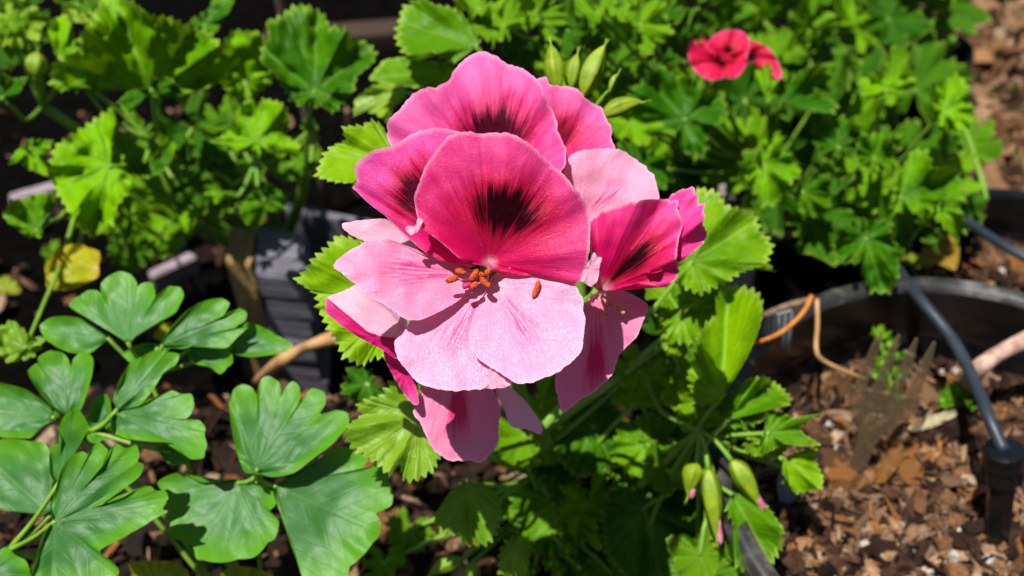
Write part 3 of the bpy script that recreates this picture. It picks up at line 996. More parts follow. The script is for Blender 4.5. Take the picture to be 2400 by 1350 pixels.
F4 = flower((1080, 800), 0.288)
D1 = [(1010, 860), (985, 905), (984, 940), (967, 966), (984, 990), (1002, 1030), (1020, 1059), (1056, 1080), (1100, 1079), (1118, 1086), (1136, 1079), (1167, 1039), (1169, 994), (1173, 959), (1157, 914), (1130, 850)]
petal(F4, D1, (1075, 800), 0.2880, -0.04, 0.14, 'low_shade', cup=0.004, ripple=0.0010, axis=math.pi)
D2 = [(905, 800), (935, 830), (955, 870), (975, 905), (982, 945), (968, 947), (940, 912), (915, 868), (898, 830)]
petal(F4, D2, (950, 870), 0.2770, 0.2, 0.2, 'u_plain', ripple=0.0006, rings=10, n=80)
D3 = [(1150, 890), (1185, 895), (1204, 914), (1233, 941), (1262, 981), (1271, 1003), (1269, 1019), (1233, 1006), (1198, 999), (1180, 955), (1160, 912)]
petal(F4, D3, (1150, 870), 0.2800, 0.0, 0.12, 'under', ripple=0.0006, rings=14, n=90, fold=0.15)

F5 = flower((960, 760), 0.285)
K1 = [(838, 668), (800, 684), (768, 697), (780, 718), (802, 737), (842, 770), (891, 788), (931, 794), (955, 770), (950, 748), (913, 716), (878, 690)]
petal(F5, K1, (945, 765), 0.2720, 0.1, 0.2, 'under', cup=0.002, ripple=0.0006, rings=14, n=100)
K2 = [(766, 697), (762, 728), (789, 754), (833, 786), (870, 806), (900, 822), (930, 842), (940, 815), (931, 794), (891, 787), (842, 769), (802, 735), (778, 716)]
petal(F5, K2, (880, 792), 0.2685, 0.1, -0.3, 'u_plain', ripple=0.0004, rings=10, n=100)
E1 = [(802, 524), (847, 516), (904, 513), (940, 540), (975, 575), (985, 600), (922, 574), (887, 566), (856, 566), (825, 552), (806, 538)]
petal(F5, E1, (985, 590), 0.2740, 0.15, 0.1, 'under', ripple=0.0006, rings=14, n=90)

# spent anther lying on the lower petal
o = anther(F1, 1258, 678, 0.2505, 46, -72, 11)

# ------------------------------------------------------------------ its leaves
TE = (19.0, 15.0)


def leaf_px(root, outline, base, d0, tx, ty, mat='leaf_near', to=None, teeth=TE, pleat=0.16, **kw):
    kw.setdefault('quilt', 0.0016)
    kw.setdefault('ripple', 0.0022)
    kw.setdefault('ripk', 6)
    kw.setdefault('rings', 12)
    kw.setdefault('smooth', False)
    o = px_blade('leaf', root, outline, base, d0, tx, ty, M[mat], pleat=pleat, teeth=teeth, **kw)
    if to is not None:
        petiole(o, WM[o.name].translation, to, M['stalk'])
    return o


def on_stem(t):
    return ROOT.lerp(NODE, t)


leaf_px(plant, [(850, 565), (815, 556), (790, 552), (770, 575), (735, 604), (710, 638), (690, 657), (742, 690), (746, 725), (768, 765), (788, 800), (806, 838), (850, 858), (880, 835), (930, 850), (960, 800), (980, 700), (940, 600)], (930, 715), 0.305, 0.15, 0.25, to=on_stem(0.75))
leaf_px(plant, [(930, 340), (904, 318), (898, 296), (871, 281), (850, 294), (802, 297), (810, 330), (773, 345), (758, 362), (738, 413), (784, 427), (835, 430), (900, 450), (960, 430)], (935, 385), 0.320, 0.1, 0.3, to=on_stem(0.8))
leaf_px(plant, [(920, 889), (893, 928), (863, 931), (835, 952), (850, 972), (811, 998), (809, 1024), (824, 1050), (856, 1069), (885, 1087), (914, 1118), (935, 1085), (948, 1126), (974, 1126), (1015, 1104), (1030, 1070), (1040, 1000), (1010, 920), (960, 890)], (985, 975), 0.312, 0.1, 0.3, 'leaf_yellow', to=on_stem(0.5), pleat=0.3)
leaf_px(plant, [(1093, 1122), (1052, 1157), (1022, 1202), (1019, 1225), (1036, 1258), (1074, 1250), (1086, 1280), (1141, 1276), (1163, 1250), (1176, 1202), (1170, 1165), (1137, 1143)], (1098, 1135), 0.345, 0.0, 0.4, 'leaf_yellow', to=on_stem(0.3), pleat=0.3)
# right shoot
SH = P(1640, 1010, 0.355)
tube('stem', [on_stem(0.03), on_stem(0.03).lerp(SH, 0.5) + Vector((0.004, 0, -0.012)), SH], [0.002, 0.0018, 0.0014], M['stalk'], plant)
leaf_px(plant, [(1714, 668), (1752, 674), (1778, 686), (1788, 715), (1785, 752), (1774, 789), (1750, 841), (1737, 862), (1715, 900), (1690, 940), (1650, 950), (1618, 932), (1612, 874), (1640, 800), (1645, 768), (1688, 728), (1676, 690)], (1690, 930), 0.345, 0.05, 0.1, to=SH, pleat=0.9, teeth=(20, 15), ripple=0.004, ripk=5, quilt=0.003)
leaf_px(plant, [(1640, 440), (1682, 450), (1700, 481), (1740, 489), (1772, 507), (1781, 541), (1800, 556), (1812, 581), (1797, 611), (1816, 637), (1785, 622), (1741, 637), (1700, 662), (1640, 690), (1580, 660), (1570, 600), (1590, 520), (1610, 470)], (1620, 615), 0.352, 0.15, 0.25, to=on_stem(0.5), pleat=0.3)
leaf_px(plant, [(1600, 660), (1650, 640), (1700, 660), (1720, 720), (1690, 790), (1640, 810), (1570, 800), (1540, 740), (1560, 690)], (1600, 740), 0.365, 0.1, 0.3, to=on_stem(0.4), pleat=0.3)
leaf_px(plant, [(1700, 990), (1712, 935), (1752, 887), (1793, 881), (1830, 906), (1856, 935), (1846, 952), (1815, 925), (1793, 922), (1744, 946)], (1704, 985), 0.350, 0.1, 0.15, to=SH, teeth=(15, 11), pleat=0.6, ripple=0.004, ripk=9)
leaf_px(plant, [(1793, 1000), (1795, 966), (1833, 964), (1858, 980), (1922, 969), (1874, 1000), (1885, 1018), (1926, 1043), (1880, 1046), (1840, 1040), (1800, 1060), (1770, 1070)], (1800, 1015), 0.345, 0.1, 0.2, to=SH, teeth=(14, 4), pleat=0.3)
leaf_px(plant, [(1830, 1072), (1893, 1054), (1919, 1050), (1910, 1080), (1930, 1117), (1926, 1146), (1863, 1157), (1835, 1112)], (1838, 1075), 0.350, 0.1, 0.2, to=SH, teeth=(15, 9), ripple=0.003)
leaf_px(plant, [(1719, 1150), (1796, 1183), (1837, 1239), (1833, 1276), (1811, 1320), (1744, 1335), (1722, 1330), (1740, 1300), (1725, 1240), (1700, 1190)], (1715, 1155), 0.350, -0.1, 0.3, to=SH, pleat=0.3)
leaf_px(plant, [(1460, 880), (1500, 858), (1560, 890), (1572, 925), (1545, 950), (1500, 960), (1440, 950), (1420, 910)], (1490, 945), 0.375, 0.1, 0.35, to=on_stem(0.35))
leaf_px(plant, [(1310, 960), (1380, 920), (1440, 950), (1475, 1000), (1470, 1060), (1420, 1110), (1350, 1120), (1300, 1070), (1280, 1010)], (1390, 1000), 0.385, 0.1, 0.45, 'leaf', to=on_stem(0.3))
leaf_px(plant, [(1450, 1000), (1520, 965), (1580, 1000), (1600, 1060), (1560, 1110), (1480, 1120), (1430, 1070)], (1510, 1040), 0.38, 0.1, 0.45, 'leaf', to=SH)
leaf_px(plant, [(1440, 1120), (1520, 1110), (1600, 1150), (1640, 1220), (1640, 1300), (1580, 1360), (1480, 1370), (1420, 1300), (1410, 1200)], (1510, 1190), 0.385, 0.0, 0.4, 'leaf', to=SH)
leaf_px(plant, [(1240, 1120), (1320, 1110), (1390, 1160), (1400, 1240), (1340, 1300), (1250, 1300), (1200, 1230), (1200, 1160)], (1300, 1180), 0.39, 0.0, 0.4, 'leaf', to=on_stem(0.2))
leaf_px(plant, [(1190, 1262), (1235, 1258), (1242, 1300), (1236, 1350), (1200, 1372), (1168, 1340), (1172, 1290)], (1205, 1285), 0.36, 0.0, 0.3, 'leaf_yellow', to=on_stem(0.2))
leaf_px(plant, [(820, 860), (870, 870), (900, 930), (890, 970), (840, 960), (800, 910)], (860, 900), 0.37, 0.0, 0.4, 'leaf', to=on_stem(0.3))
# leaves behind the head
NB = P(1330, 330, 0.40)
tube('stem', [ROOT + Vector((0.01, 0.01, -0.01)), ROOT.lerp(NB, 0.5) + Vector((0.01, 0.01, 0.0)), NB], [0.003, 0.0028, 0.002], M['stalk'], plant)
leaf_px(plant, [(943, 20), (930, 67), (928, 95), (960, 143), (987, 140), (1015, 118), (1040, 140), (1067, 148), (1093, 117), (1125, 102), (1113, 73), (1090, 40), (1067, 20), (1017, 10), (985, -10)], (1118, 108), 0.385, 0.1, 0.35, to=NB, pleat=0.25)
leaf_px(plant, [(863, 187), (877, 166), (900, 140), (947, 133), (1000, 143), (1060, 147), (1075, 190), (1023, 212), (950, 202)], (1055, 165), 0.395, 0.1, 0.3, to=NB, teeth=(20, 6))
leaf_px(plant, [(833, 230), (873, 200), (900, 193), (947, 200), (950, 228), (922, 252), (907, 287), (883, 267), (857, 262), (827, 274)], (945, 212), 0.405, 0.1, 0.3, 'leaf_yellow', to=NB, teeth=(20, 6))


def bud(root, tip, base, d, w, mat='bud', name='flower_bud', tipd=0.0, pink=False, to=None):
    """pointed bud wrapped in sepals, base and tip in photo pixels"""
    a, b = P(base[0], base[1], d), P(tip[0], tip[1], d + tipd)
    k = d / FPX
    prof = [(0.0, 0.2), (0.07, 0.5), (0.18, 0.8), (0.34, 1.0), (0.52, 0.95), (0.70, 0.70), (0.85, 0.40), (0.95, 0.16), (1.0, 0.04)]
    pts = [a.lerp(b, t) + UP * (0.0012 * math.sin(3 * t)) for t, _ in prof]
    q = spline([tuple(p) + (w * 0.5 * k * r,) for p, (_, r) in zip(pts, prof)], 4)
    v, f = tube_data([x[:3] for x in q], [x[3] for x in q], 15)
    v = [p + (p - Vector(q[i // 15][:3])) * (0.24 * math.cos(5 * 2 * math.pi * (i % 15) / 15)) for i, p in enumerate(v)]
    o = new_obj(name, mesh_from(name, v, f, M[mat], origin=a), Matrix.Translation(a), root)
    for j in range(3):
        off = Vector((rnd.uniform(-1, 1), rnd.uniform(-1, 1), rnd.uniform(-1, 1))) * w * k * 0.12
        c = b + (b - a).normalized() * 0.0022 + off
        tube('sepal_tip', [a.lerp(b, 0.9), b, c], [0.0004, 0.0003, 0.0001], M['sepal'], o, 5, 3)
    if pink:
        tube('petal_tip', [a.lerp(b, 0.7) + RIGHT * 0.0008, a.lerp(b, 0.95) + RIGHT * 0.0012, b + (b - a) * 0.04 + RIGHT * 0.0010], [w * k * 0.2, w * k * 0.17, w * k * 0.04], M['u_pinkbud'], o, 8, 4)
    if to is not None:
        tube('pedicel', [a, a.lerp(to, 0.5) + Vector((0, 0, 0.002)), to], [0.0009, 0.0008, 0.0008], M['stalk'], o, 6, 4)
    return o


M['u_pinkbud'] = mat_stem('bud_petal', (0.42, 0.10, 0.17), (0.62, 0.25, 0.30), 0.6, 400)
NU = P(1370, 300, 0.345)
tube('stem', [ROOT + Vector((0.004, 0.012, -0.01)), ROOT.lerp(NU, 0.55) + Vector((0.012, 0.004, 0)), NU], [0.0026, 0.0022, 0.0018], M['stalk'], plant)
bud(plant, (1291, 104), (1306, 215), 0.325, 40, to=NU)
bud(plant, (1354, 126), (1336, 210), 0.33, 34, to=NU)
bud(plant, (1418, 106), (1366, 225), 0.32, 50, to=NU)
bud(plant, (1508, 240), (1412, 272), 0.325, 36, to=NU)
bud(plant, (1448, 175), (1428, 215), 0.335, 14, to=NU)
bud(plant, (1612, 1165), (1632, 1085), 0.352, 40, pink=True, to=SH)
bud(plant, (1680, 1270), (1660, 1100), 0.347, 44, pink=True, to=SH)
bud(plant, (1782, 1192), (1715, 1080), 0.347, 46, pink=True, to=SH)
NL = P(1080, 1400, 0.385)
bud(plant, (1003, 1352), (1082, 1312), 0.365, 34, to=ROOT + Vector((0, 0, 0.01)))
bud(plant, (1100, 1392), (1108, 1318), 0.368, 36, to=ROOT + Vector((0, 0, 0.01)))

# ------------------------------------------------------------------ columbine at the lower left
CR = Vector((-0.085, 0.175, bed_z(-0.085, 0.175)))
colu = thing('columbine_plant', CR, 'columbine with smooth blue-green scalloped leaflets over the mulch', 'plant')


def leaflet_group(members, hub, hub_d):
    """one compound leaf: a stalk with its leaflets"""
    h = P(hub[0], hub[1], hub_d)
    mid = CR.lerp(h, 0.55) + Vector((0, 0, 0.012))
    q = spline([tuple(CR) + (0.0009,), tuple(mid) + (0.0008,), tuple(h) + (0.0007,)], 8)
    v, f = tube_data([x[:3] for x in q], [x[3] for x in q], 7)
    leaf = new_obj('leaf', mesh_from('leaf', v, f, M['stalk'], origin=CR), Matrix.Translation(CR), colu)
    for (ol, base, d, tx, ty, kw) in members:
        kw = dict(kw)
        kw.setdefault('ripple', 0.0010)
        kw.setdefault('ripk', 4)
        kw.setdefault('pleat', 0.02)
        kw.setdefault('bulge', -0.0015)
        kw.setdefault('scallop', (75, 5))
        kw.setdefault('veins', 9)
        kw.setdefault('quilt', 0.0010)
        kw.setdefault('rings', 14)
        kw.setdefault('n', 220)
        o = px_blade('leaflet', leaf, ol, base, d, tx, ty, M[kw.pop('mat', 'columbine')], **kw)
        b = WM[o.name].translation
        if (b - h).length > 0.003:
            tube('leaflet_stalk', [b, b.lerp(h, 0.5) - Vector((0, 0, 0.001)), h], [0.0007, 0.0007, 0.0009], M['stalk'], leaf, 6, 4)


C1 = [(300, 806), (259, 778), (207, 748), (163, 719), (178, 696), (207, 681), (228, 682), (236, 688), (237, 660), (259, 645), (281, 637), (307, 644), (322, 662), (321, 672), (335, 664), (356, 663), (364, 678), (364, 694), (378, 682), (400, 669), (422, 674), (430, 696), (411, 733), (363, 759), (320, 786)]
C2 = [(258, 790), (252, 785), (193, 748), (156, 741), (115, 744), (93, 763), (111, 800), (163, 826), (207, 830), (237, 808)]
C3 = [(378, 807), (407, 759), (444, 722), (481, 704), (519, 700), (537, 712), (530, 730), (526, 740), (540, 732), (560, 722), (581, 733), (574, 752), (550, 768), (584, 766), (556, 789), (533, 815), (495, 815), (463, 807), (426, 818)]
C4 = [(537, 807), (578, 756), (630, 774), (685, 807), (667, 826), (593, 837), (550, 830)]
C4b = [(435, 815), (470, 808), (535, 820), (545, 850), (515, 876), (490, 860), (450, 850)]
C4c = [(285, 830), (330, 805), (375, 806), (400, 815), (360, 845), (310, 850)]
leaflet_group([(C1, (300, 803), 0.327, 0.0, 0.45, {}), (C2, (252, 792), 0.334, 0.05, 0.35, {}), (C3, (382, 808), 0.328, 0.1, 0.35, {}), (C4, (545, 815), 0.337, -0.1, 0.5, {}), (C4b, (445, 818), 0.336, 0.0, 0.4, {}),
               (C4c, (370, 815), 0.334, 0.0, 0.4, {})], (345, 880), 0.341)
C5 = [(156, 973), (111, 943), (82, 905), (63, 870), (86, 852), (91, 858), (90, 838), (119, 820), (144, 826), (160, 842), (166, 856), (172, 840), (193, 826), (219, 837), (215, 881), (197, 943), (185, 965)]
C6 = [(274, 961), (266, 931), (281, 887), (304, 852), (348, 827), (374, 822), (419, 830), (411, 856), (385, 872), (356, 917), (326, 951)]
C7 = [(262, 975), (290, 960), (326, 951), (370, 928), (404, 915), (422, 923), (448, 924), (457, 946), (445, 972), (434, 983), (452, 984), (467, 985), (480, 1002), (478, 1020), (485, 1043), (478, 1072), (448, 1076), (433, 1065), (404, 1039), (352, 1035), (296, 1028), (259, 1009)]
C7b = [(365, 1042), (404, 1042), (438, 1066), (440, 1086), (411, 1093), (385, 1078)]
C7c = [(215, 940), (250, 925), (262, 965), (255, 1010), (230, 1040), (205, 1030), (205, 990)]
leaflet_group([(C5, (158, 970), 0.319, 0.05, 0.3, {}), (C6, (275, 960), 0.315, 0.15, 0.35, {}), (C7, (270, 968), 0.315, 0.1, 0.4, {'fold': 0.1}), (C7b, (400, 1060), 0.321, 0.1, -0.5, {'rings': 8}), (C7c, (240, 1000), 0.324, 0.0, 0.4, {})], (215, 1010), 0.324)
C8 = [(600, 1110), (572, 1105), (548, 1035), (537, 950), (548, 913), (570, 902), (592, 908), (602, 925), (606, 905), (614, 888), (630, 881), (650, 890), (658, 910), (658, 930), (668, 910), (685, 894), (702, 908), (704, 935), (698, 950), (712, 930), (730, 909), (759, 920), (763, 945), (752, 970), (790, 962), (818, 970), (815, 1000), (780, 1040), (740, 1070), (690, 1108), (640, 1118)]
C9 = [(640, 1142), (700, 1108), (785, 1052), (815, 1050), (859, 1070), (856, 1088), (846, 1100), (885, 1091), (907, 1117), (919, 1145), (917, 1183), (895, 1198), (882, 1204), (892, 1226), (885, 1261), (859, 1291), (822, 1330), (800, 1375), (720, 1370), (690, 1300), (660, 1210)]
C10 = [(567, 1124), (630, 1143), (650, 1172), (640, 1190), (632, 1197), (640, 1205), (654, 1224), (644, 1261), (626, 1276), (593, 1306), (526, 1317), (463, 1313), (452, 1280), (400, 1255), (398, 1202), (385, 1165), (370, 1130), (419, 1106), (474, 1131), (519, 1124)]
leaflet_group([(C8, (603, 1100), 0.316, -0.1, 0.38, {'fold': 0.08}), (C9, (648, 1140), 0.321, 0.1, 0.3, {}), (C10, (555, 1132), 0.328, 0.0, 0.45, {})], (600, 1118), 0.329)
C11 = [(122, 1222), (119, 1200), (130, 1146), (144, 1102), (163, 1072), (193, 1057), (208, 1064), (219, 1046), (237, 1039), (254, 1054), (243, 1082), (240, 1094), (254, 1070), (270, 1040), (296, 1049), (319, 1043), (326, 1069), (322, 1082), (339, 1087), (326, 1117), (289, 1146), (240, 1182), (289, 1165),
       (326, 1143), (356, 1139), (363, 1150), (385, 1150), (396, 1169), (380, 1193), (393, 1199), (356, 1220), (300, 1254), (234, 1290), (259, 1313), (279, 1335), (272, 1352), (220, 1385), (74, 1385), (82, 1313), (100, 1254)]
C12 = [(128, 1215), (60, 1196), (-20, 1190), (-90, 1180), (-110, 1080), (-40, 1032), (40, 1030), (100, 1038), (122, 1065), (126, 1110), (119, 1160)]
C13 = [(140, 975), (90, 1005), (70, 1027), (0, 1024), (-60, 1010), (-80, 930), (-30, 893), (0, 897), (60, 912), (111, 948)]
C14 = [(137, 1146), (119, 1117), (115, 1087), (119, 1050), (144, 1035), (137, 1006), (148, 980), (174, 954), (196, 976), (209, 1002), (196, 1024), (178, 1057), (156, 1094)]
C15 = [(-40, 1300), (0, 1288), (20, 1281), (35, 1300), (60, 1315), (72, 1350), (70, 1390), (-50, 1390)]
leaflet_group([(C11, (130, 1222), 0.299, 0.05, 0.28, {'pleat': 0.07, 'veins': 7, 'n': 260, 'scallop': (70, 5)}), (C12, (118, 1208), 0.315, 0.0, 0.3, {}), (C14, (140, 1130), 0.310, 0.0, -0.2, {}), (C15, (-20, 1345), 0.307, 0.0, 0.3, {})], (20, 1290), 0.315)
leaflet_group([(C13, (125, 978), 0.324, 0.0, 0.35, {})], (150, 990), 0.35)
# two yellow-green young leaves at the lower edge
leaf_px(colu, [(300, 1320), (340, 1312), (400, 1315), (440, 1335), (450, 1375), (320, 1380)], (370, 1370), 0.335, 0.0, 0.3, 'leaf_gold', to=CR, teeth=None, pleat=0.2)
leaf_px(colu, [(510, 1345), (550, 1326), (590, 1330), (640, 1345), (650, 1385), (520, 1385)], (570, 1380), 0.335, 0.0, 0.3, 'leaf_gold', to=CR, teeth=None, pleat=0.2)

# ------------------------------------------------------------------ leaf kinds for the neighbouring plants
LEAVES = [leaf_mesh('toothed_leaf', M['leaf'], 100 + k, lobes=5 if k % 3 else 7, depth=0.22 + 0.035 * (k % 4), teeth=20 + 2 * (k % 4), tooth=0.16, pleat=0.32 + 0.1 * (k % 3), ruffle=0.085 + 0.02 * (k % 3), cupz=0.2 + 0.1 * (k % 3)) for k in range(10)]
FRILLY = [leaf_mesh('frilled_leaf', M['leaf'], 200 + k, lobes=5, depth=0.45, teeth=18, tooth=0.14, pleat=0.4, ruffle=0.12, cupz=0.35) for k in range(5)]
YELLOWISH = [leaf_mesh('yellow_leaf', M['leaf_gold'], 300 + k, lobes=5, depth=0.25, teeth=20, tooth=0.06, pleat=0.3, ruffle=0.07) for k in range(2)]

NEARLEAVES = [leaf_mesh('toothed_leaf', M['leaf_near'], 400 + k, lobes=5, depth=0.28, teeth=22, tooth=0.12, pleat=0.38, ruffle=0.10, cupz=0.3) for k in range(5)]


def set_leaf(root, px, py, d, size_px, roll, hub, mesh=None, face=0.5, jit=0.25, stalk=True):
    """leaf with its stalk end near photo pixel (px,py); roll = direction of the tip in the picture (0 up, 90 right)"""
    a = math.radians(roll)
    pos = P(px, py, d)
    tip = RIGHT * math.sin(a) + UP * math.cos(a)
    nrm = Vector((0, 0, 1)) * (1 - face) - FWD * face + Vector((rnd.gauss(0, jit), rnd.gauss(0, jit), rnd.gauss(0, jit)))
    me = mesh or rnd.choice(LEAVES)
    o = new_obj('leaf', me, frame(pos, nrm, tip, size_px * d / FPX), root)
    if stalk:
        petiole(o, pos, hub, M['stalk'], 0.0009)
    return o


# ------------------------------------------------------------------ plant at the upper left
LR = Vector((-0.125, 0.43, 0.0))
left = thing('pelargonium_plant', LR, 'leafy pelargonium without flowers behind the columbine and wood blocks', 'plant')
lstems = []
for (px, py, d) in [(355, 330, 0.455), (200, 420, 0.455), (600, 380, 0.46), (100, 250, 0.47), (735, 300, 0.455), (380, 160, 0.48)]:
    e = P(px, py, d)
    lstems.append(e)
    tube('stem', [LR + Vector((rnd.uniform(-.02, .02), rnd.uniform(-.02, .02), -0.004)), LR.lerp(e, 0.5) + Vector((0, 0, 0.004)), e], [0.0032, 0.0028, 0.002], M['stalk'], left)


def near_stem(p, stems, t=0.95):
    return min(stems, key=lambda q: (q - p).length)


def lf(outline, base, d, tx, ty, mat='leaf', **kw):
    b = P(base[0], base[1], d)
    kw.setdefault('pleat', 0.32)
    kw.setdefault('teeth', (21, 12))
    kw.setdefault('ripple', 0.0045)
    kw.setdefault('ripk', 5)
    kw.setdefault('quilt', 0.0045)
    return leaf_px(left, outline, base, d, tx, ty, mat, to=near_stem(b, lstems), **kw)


lf([(622, 50), (660, 37), (687, 13), (720, 12), (760, 33), (772, 63), (807, 63), (824, 85), (860, 100), (883, 123), (877, 145), (835, 180), (830, 213), (807, 237), (780, 268), (755, 250), (707, 250), (680, 233), (660, 197), (650, 180), (610, 143), (613, 110), (630, 80)], (738, 215), 0.405, 0.05, 0.25, pleat=0.6)
lf([(183, 87), (213, 47), (230, 13), (265, -10), (310, 0), (345, 35), (400, 40), (440, 60), (490, 73), (520, 107), (540, 160), (517, 190), (483, 207), (427, 223), (353, 222), (283, 213), (207, 213), (117, 200), (123, 150), (187, 127)], (355, 215), 0.425, 0.0, -0.75, pleat=0.45, quilt=0.006)
lf([(350, 200), (352, 180), (400, 182), (432, 215), (420, 228), (320, 225), (300, 270), (275, 240), (300, 215)], (355, 212), 0.415, 0.0, 0.5, teeth=(16, 4))
lf([(267, 249), (191, 302), (129, 342), (113, 400), (129, 444), (151, 480), (178, 529), (200, 547), (222, 562), (233, 524), (267, 529), (270, 489), (307, 444), (329, 413), (290, 400), (289, 369), (262, 356), (258, 329), (271, 289)], (258, 390), 0.410, 0.1, 0.25, pleat=0.35)
lf([(67, 327), (124, 329), (111, 356), (111, 413), (67, 396), (44, 378), (18, 387), (36, 356)], (72, 350), 0.415, 0.1, 0.2, teeth=(16, 6))
lf([(5, 505), (27, 467), (53, 467), (89, 453), (129, 453), (133, 480), (102, 516), (98, 556), (67, 556), (27, 529)], (86, 540), 0.400, 0.05, 0.15, teeth=(16, 6))
lf([(400, 307), (413, 338), (400, 378), (364, 422), (329, 415), (305, 427), (289, 400), (307, 356), (338, 382), (373, 351)], (347, 415), 0.425, 0.1, 0.1, teeth=(16, 6))
lf([(591, 227), (602, 262), (613, 231), (658, 240), (676, 262), (680, 289), (667, 316), (702, 338), (700, 371), (649, 351), (622, 360), (587, 351), (564, 360), (533, 338), (493, 333), (533, 311), (551, 284), (560, 249)], (603, 330), 0.425, 0.05, 0.2, teeth=(16, 8), pleat=0.4)
lf([(613, 422), (649, 440), (671, 471), (671, 498), (622, 493), (618, 516), (596, 538), (573, 520), (560, 489), (591, 449)], (622, 465), 0.440, 0.1, 0.2, teeth=(15, 7))
lf([(511, 120), (545, 71), (610, 75), (644, 130), (640, 190), (600, 225), (550, 231), (515, 190)], (575, 190), 0.46, 0.0, -0.8)
lf([(444, 49), (493, 18), (502, -20), (556, -20), (540, 20), (502, 80), (460, 70)], (480, 60), 0.455, 0.0, 0.3, teeth=(24, 4))
lf([(-20, -10), (60, -10), (105, 45), (95, 90), (40, 112), (-20, 100)], (30, 60), 0.44, 0.0, 0.3, 'leaf_yellow')
lf([(155, 31), (115, 53), (112, 80), (133, 133), (187, 187), (213, 195), (195, 147), (178, 111), (169, 58)], (140, 135), 0.43, 0.0, 0.2, teeth=(16, 9), pleat=0.4)
lf([(0, 165), (30, 185), (65, 180), (40, 225), (10, 245), (-20, 220)], (5, 230), 0.425, 0.0, 0.2, teeth=(16, 7))
lf([(150, 10), (230, -10), (300, 5), (290, 40), (220, 60), (170, 50)], (220, 50), 0.46, 0.0, 0.2, 'leaf_yellow')
lf([(105, 620), (135, 580), (180, 570), (235, 590), (230, 650), (170, 680), (110, 680)], (120, 660), 0.405, 0.1, 0.25, 'leaf_gold', teeth=(30, 4), pleat=0.2)
lf([(-10, 770), (30, 750), (75, 790), (105, 790), (95, 820), (70, 840), (20, 850), (-20, 820)], (60, 815), 0.36, 0.0, 0.25, 'leaf_yellow', teeth=(22, 8), pleat=0.15, ripple=0.002)
bud(left, (88, 122), (82, 180), 0.425, 46, to=lstems[3])
LF_FILL = [(300, 480, 130, 160), (420, 480, 150, 150), (500, 400, 140, 90), (380, 560, 100, 180), (450, 300, 110, 130),
           (250, 500, 90, 230), (60, 120, 90, 300), (330, 330, 90, 200), (540, 300, 90, 20), (690, 380, 80, 110), (150, 600, 60, 200), (300, 590, 60, 200)]
for (px, py, sz, rl) in LF_FILL:
    d = rnd.uniform(0.47, 0.52)
    set_leaf(left, px, py, d, sz * 0.9, rl + rnd.uniform(-25, 25), near_stem(P(px, py, d), lstems), face=0.25, jit=0.35)
for k in range(16):
    px, py = rnd.uniform(380, 740), rnd.uniform(290, 470)
    d = rnd.uniform(0.44, 0.475)
    set_leaf(left, px, py, d, rnd.uniform(14, 30), rnd.uniform(0, 360), near_stem(P(px, py, d), lstems), rnd.choice(FRILLY), face=0.4, jit=0.5)
for k in range(9):
    px, py = rnd.uniform(-20, 330), rnd.uniform(-10, 190)
    d = rnd.uniform(0.43, 0.46)
    set_leaf(left, px, py, d, rnd.uniform(35, 60), rnd.uniform(0, 360), near_stem(P(px, py, d), lstems), rnd.choice(FRILLY), face=0.4, jit=0.4)

# ------------------------------------------------------------------ bush at the right with the red flower
RR = Vector((0.155, 0.47, 0.0))
bush = thing('pelargonium_plant', RR, 'dense pelargonium bush carrying the red flower', 'plant')


def bush_d(px, py):
    return 0.430 + 0.13 * max(0.0, (640 - py)) / 640 + 0.03 * ((px - 1850) / 450) ** 2


bstems = []
for (px, py) in [(1560, 200), (1700, 260), (1800, 380), (1900, 250), (2000, 420), (2050, 560), (2120, 300), (2180, 430), (1900, 100), (2080, 120), (1650, 80), (1480, 90), (2220, 250)]:
    e = P(px, py + 20, bush_d(px, py) + 0.045)
    e.z = max(e.z, 0.03)
    bstems.append(e)
    tube('stem', [RR + Vector((rnd.uniform(-.03, .03), rnd.uniform(-.03, .03), -0.004)), RR.lerp(e, 0.5) + Vector((rnd.uniform(-.01, .01), 0, 0.004)), e], [0.0032, 0.0028, 0.002], M['woody'], bush)


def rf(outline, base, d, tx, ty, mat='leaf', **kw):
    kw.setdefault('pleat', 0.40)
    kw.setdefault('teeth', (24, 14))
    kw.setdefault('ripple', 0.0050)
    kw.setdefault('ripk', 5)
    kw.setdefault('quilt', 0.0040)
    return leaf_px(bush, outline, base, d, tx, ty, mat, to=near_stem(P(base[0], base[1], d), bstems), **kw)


rf([(2136, 352), (2173, 352), (2189, 395), (2243, 384), (2253, 421), (2269, 453), (2253, 480), (2195, 480), (2163, 512), (2131, 491), (2093, 501), (2099, 453), (2109, 405)], (2112, 462), 0.432, 0.0, 0.3)
rf([(1965, 533), (2040, 512), (2088, 523), (2099, 576), (2125, 587), (2104, 619), (2109, 651), (2083, 688), (2040, 683), (2019, 640), (2024, 613), (1965, 619), (1955, 587)], (2030, 560), 0.418, 0.0, 0.3)
rf([(2190, 480), (2240, 470), (2262, 510), (2262, 545), (2240, 565), (2210, 530), (2195, 510)], (2200, 490), 0.425, 0.0, 0.3)
rf([(1763, 384), (1805, 341), (1859, 368), (1880, 411), (1853, 427), (1837, 453), (1816, 480), (1779, 485), (1773, 453), (1741, 411)], (1790, 385), 0.430, 0.0, 0.3)
rf([(1864, 443), (1912, 405), (1944, 411), (1949, 453), (1939, 496), (1896, 507), (1875, 480)], (1882, 450), 0.433, 0.0, 0.3)
rf([(1549, 149), (1581, 176), (1624, 176), (1640, 203), (1693, 213), (1704, 267), (1656, 320), (1661, 352), (1629, 373), (1603, 352), (1576, 299), (1507, 315), (1469, 304), (1475, 213), (1517, 181)], (1605, 280), 0.435, 0.05, 0.25)
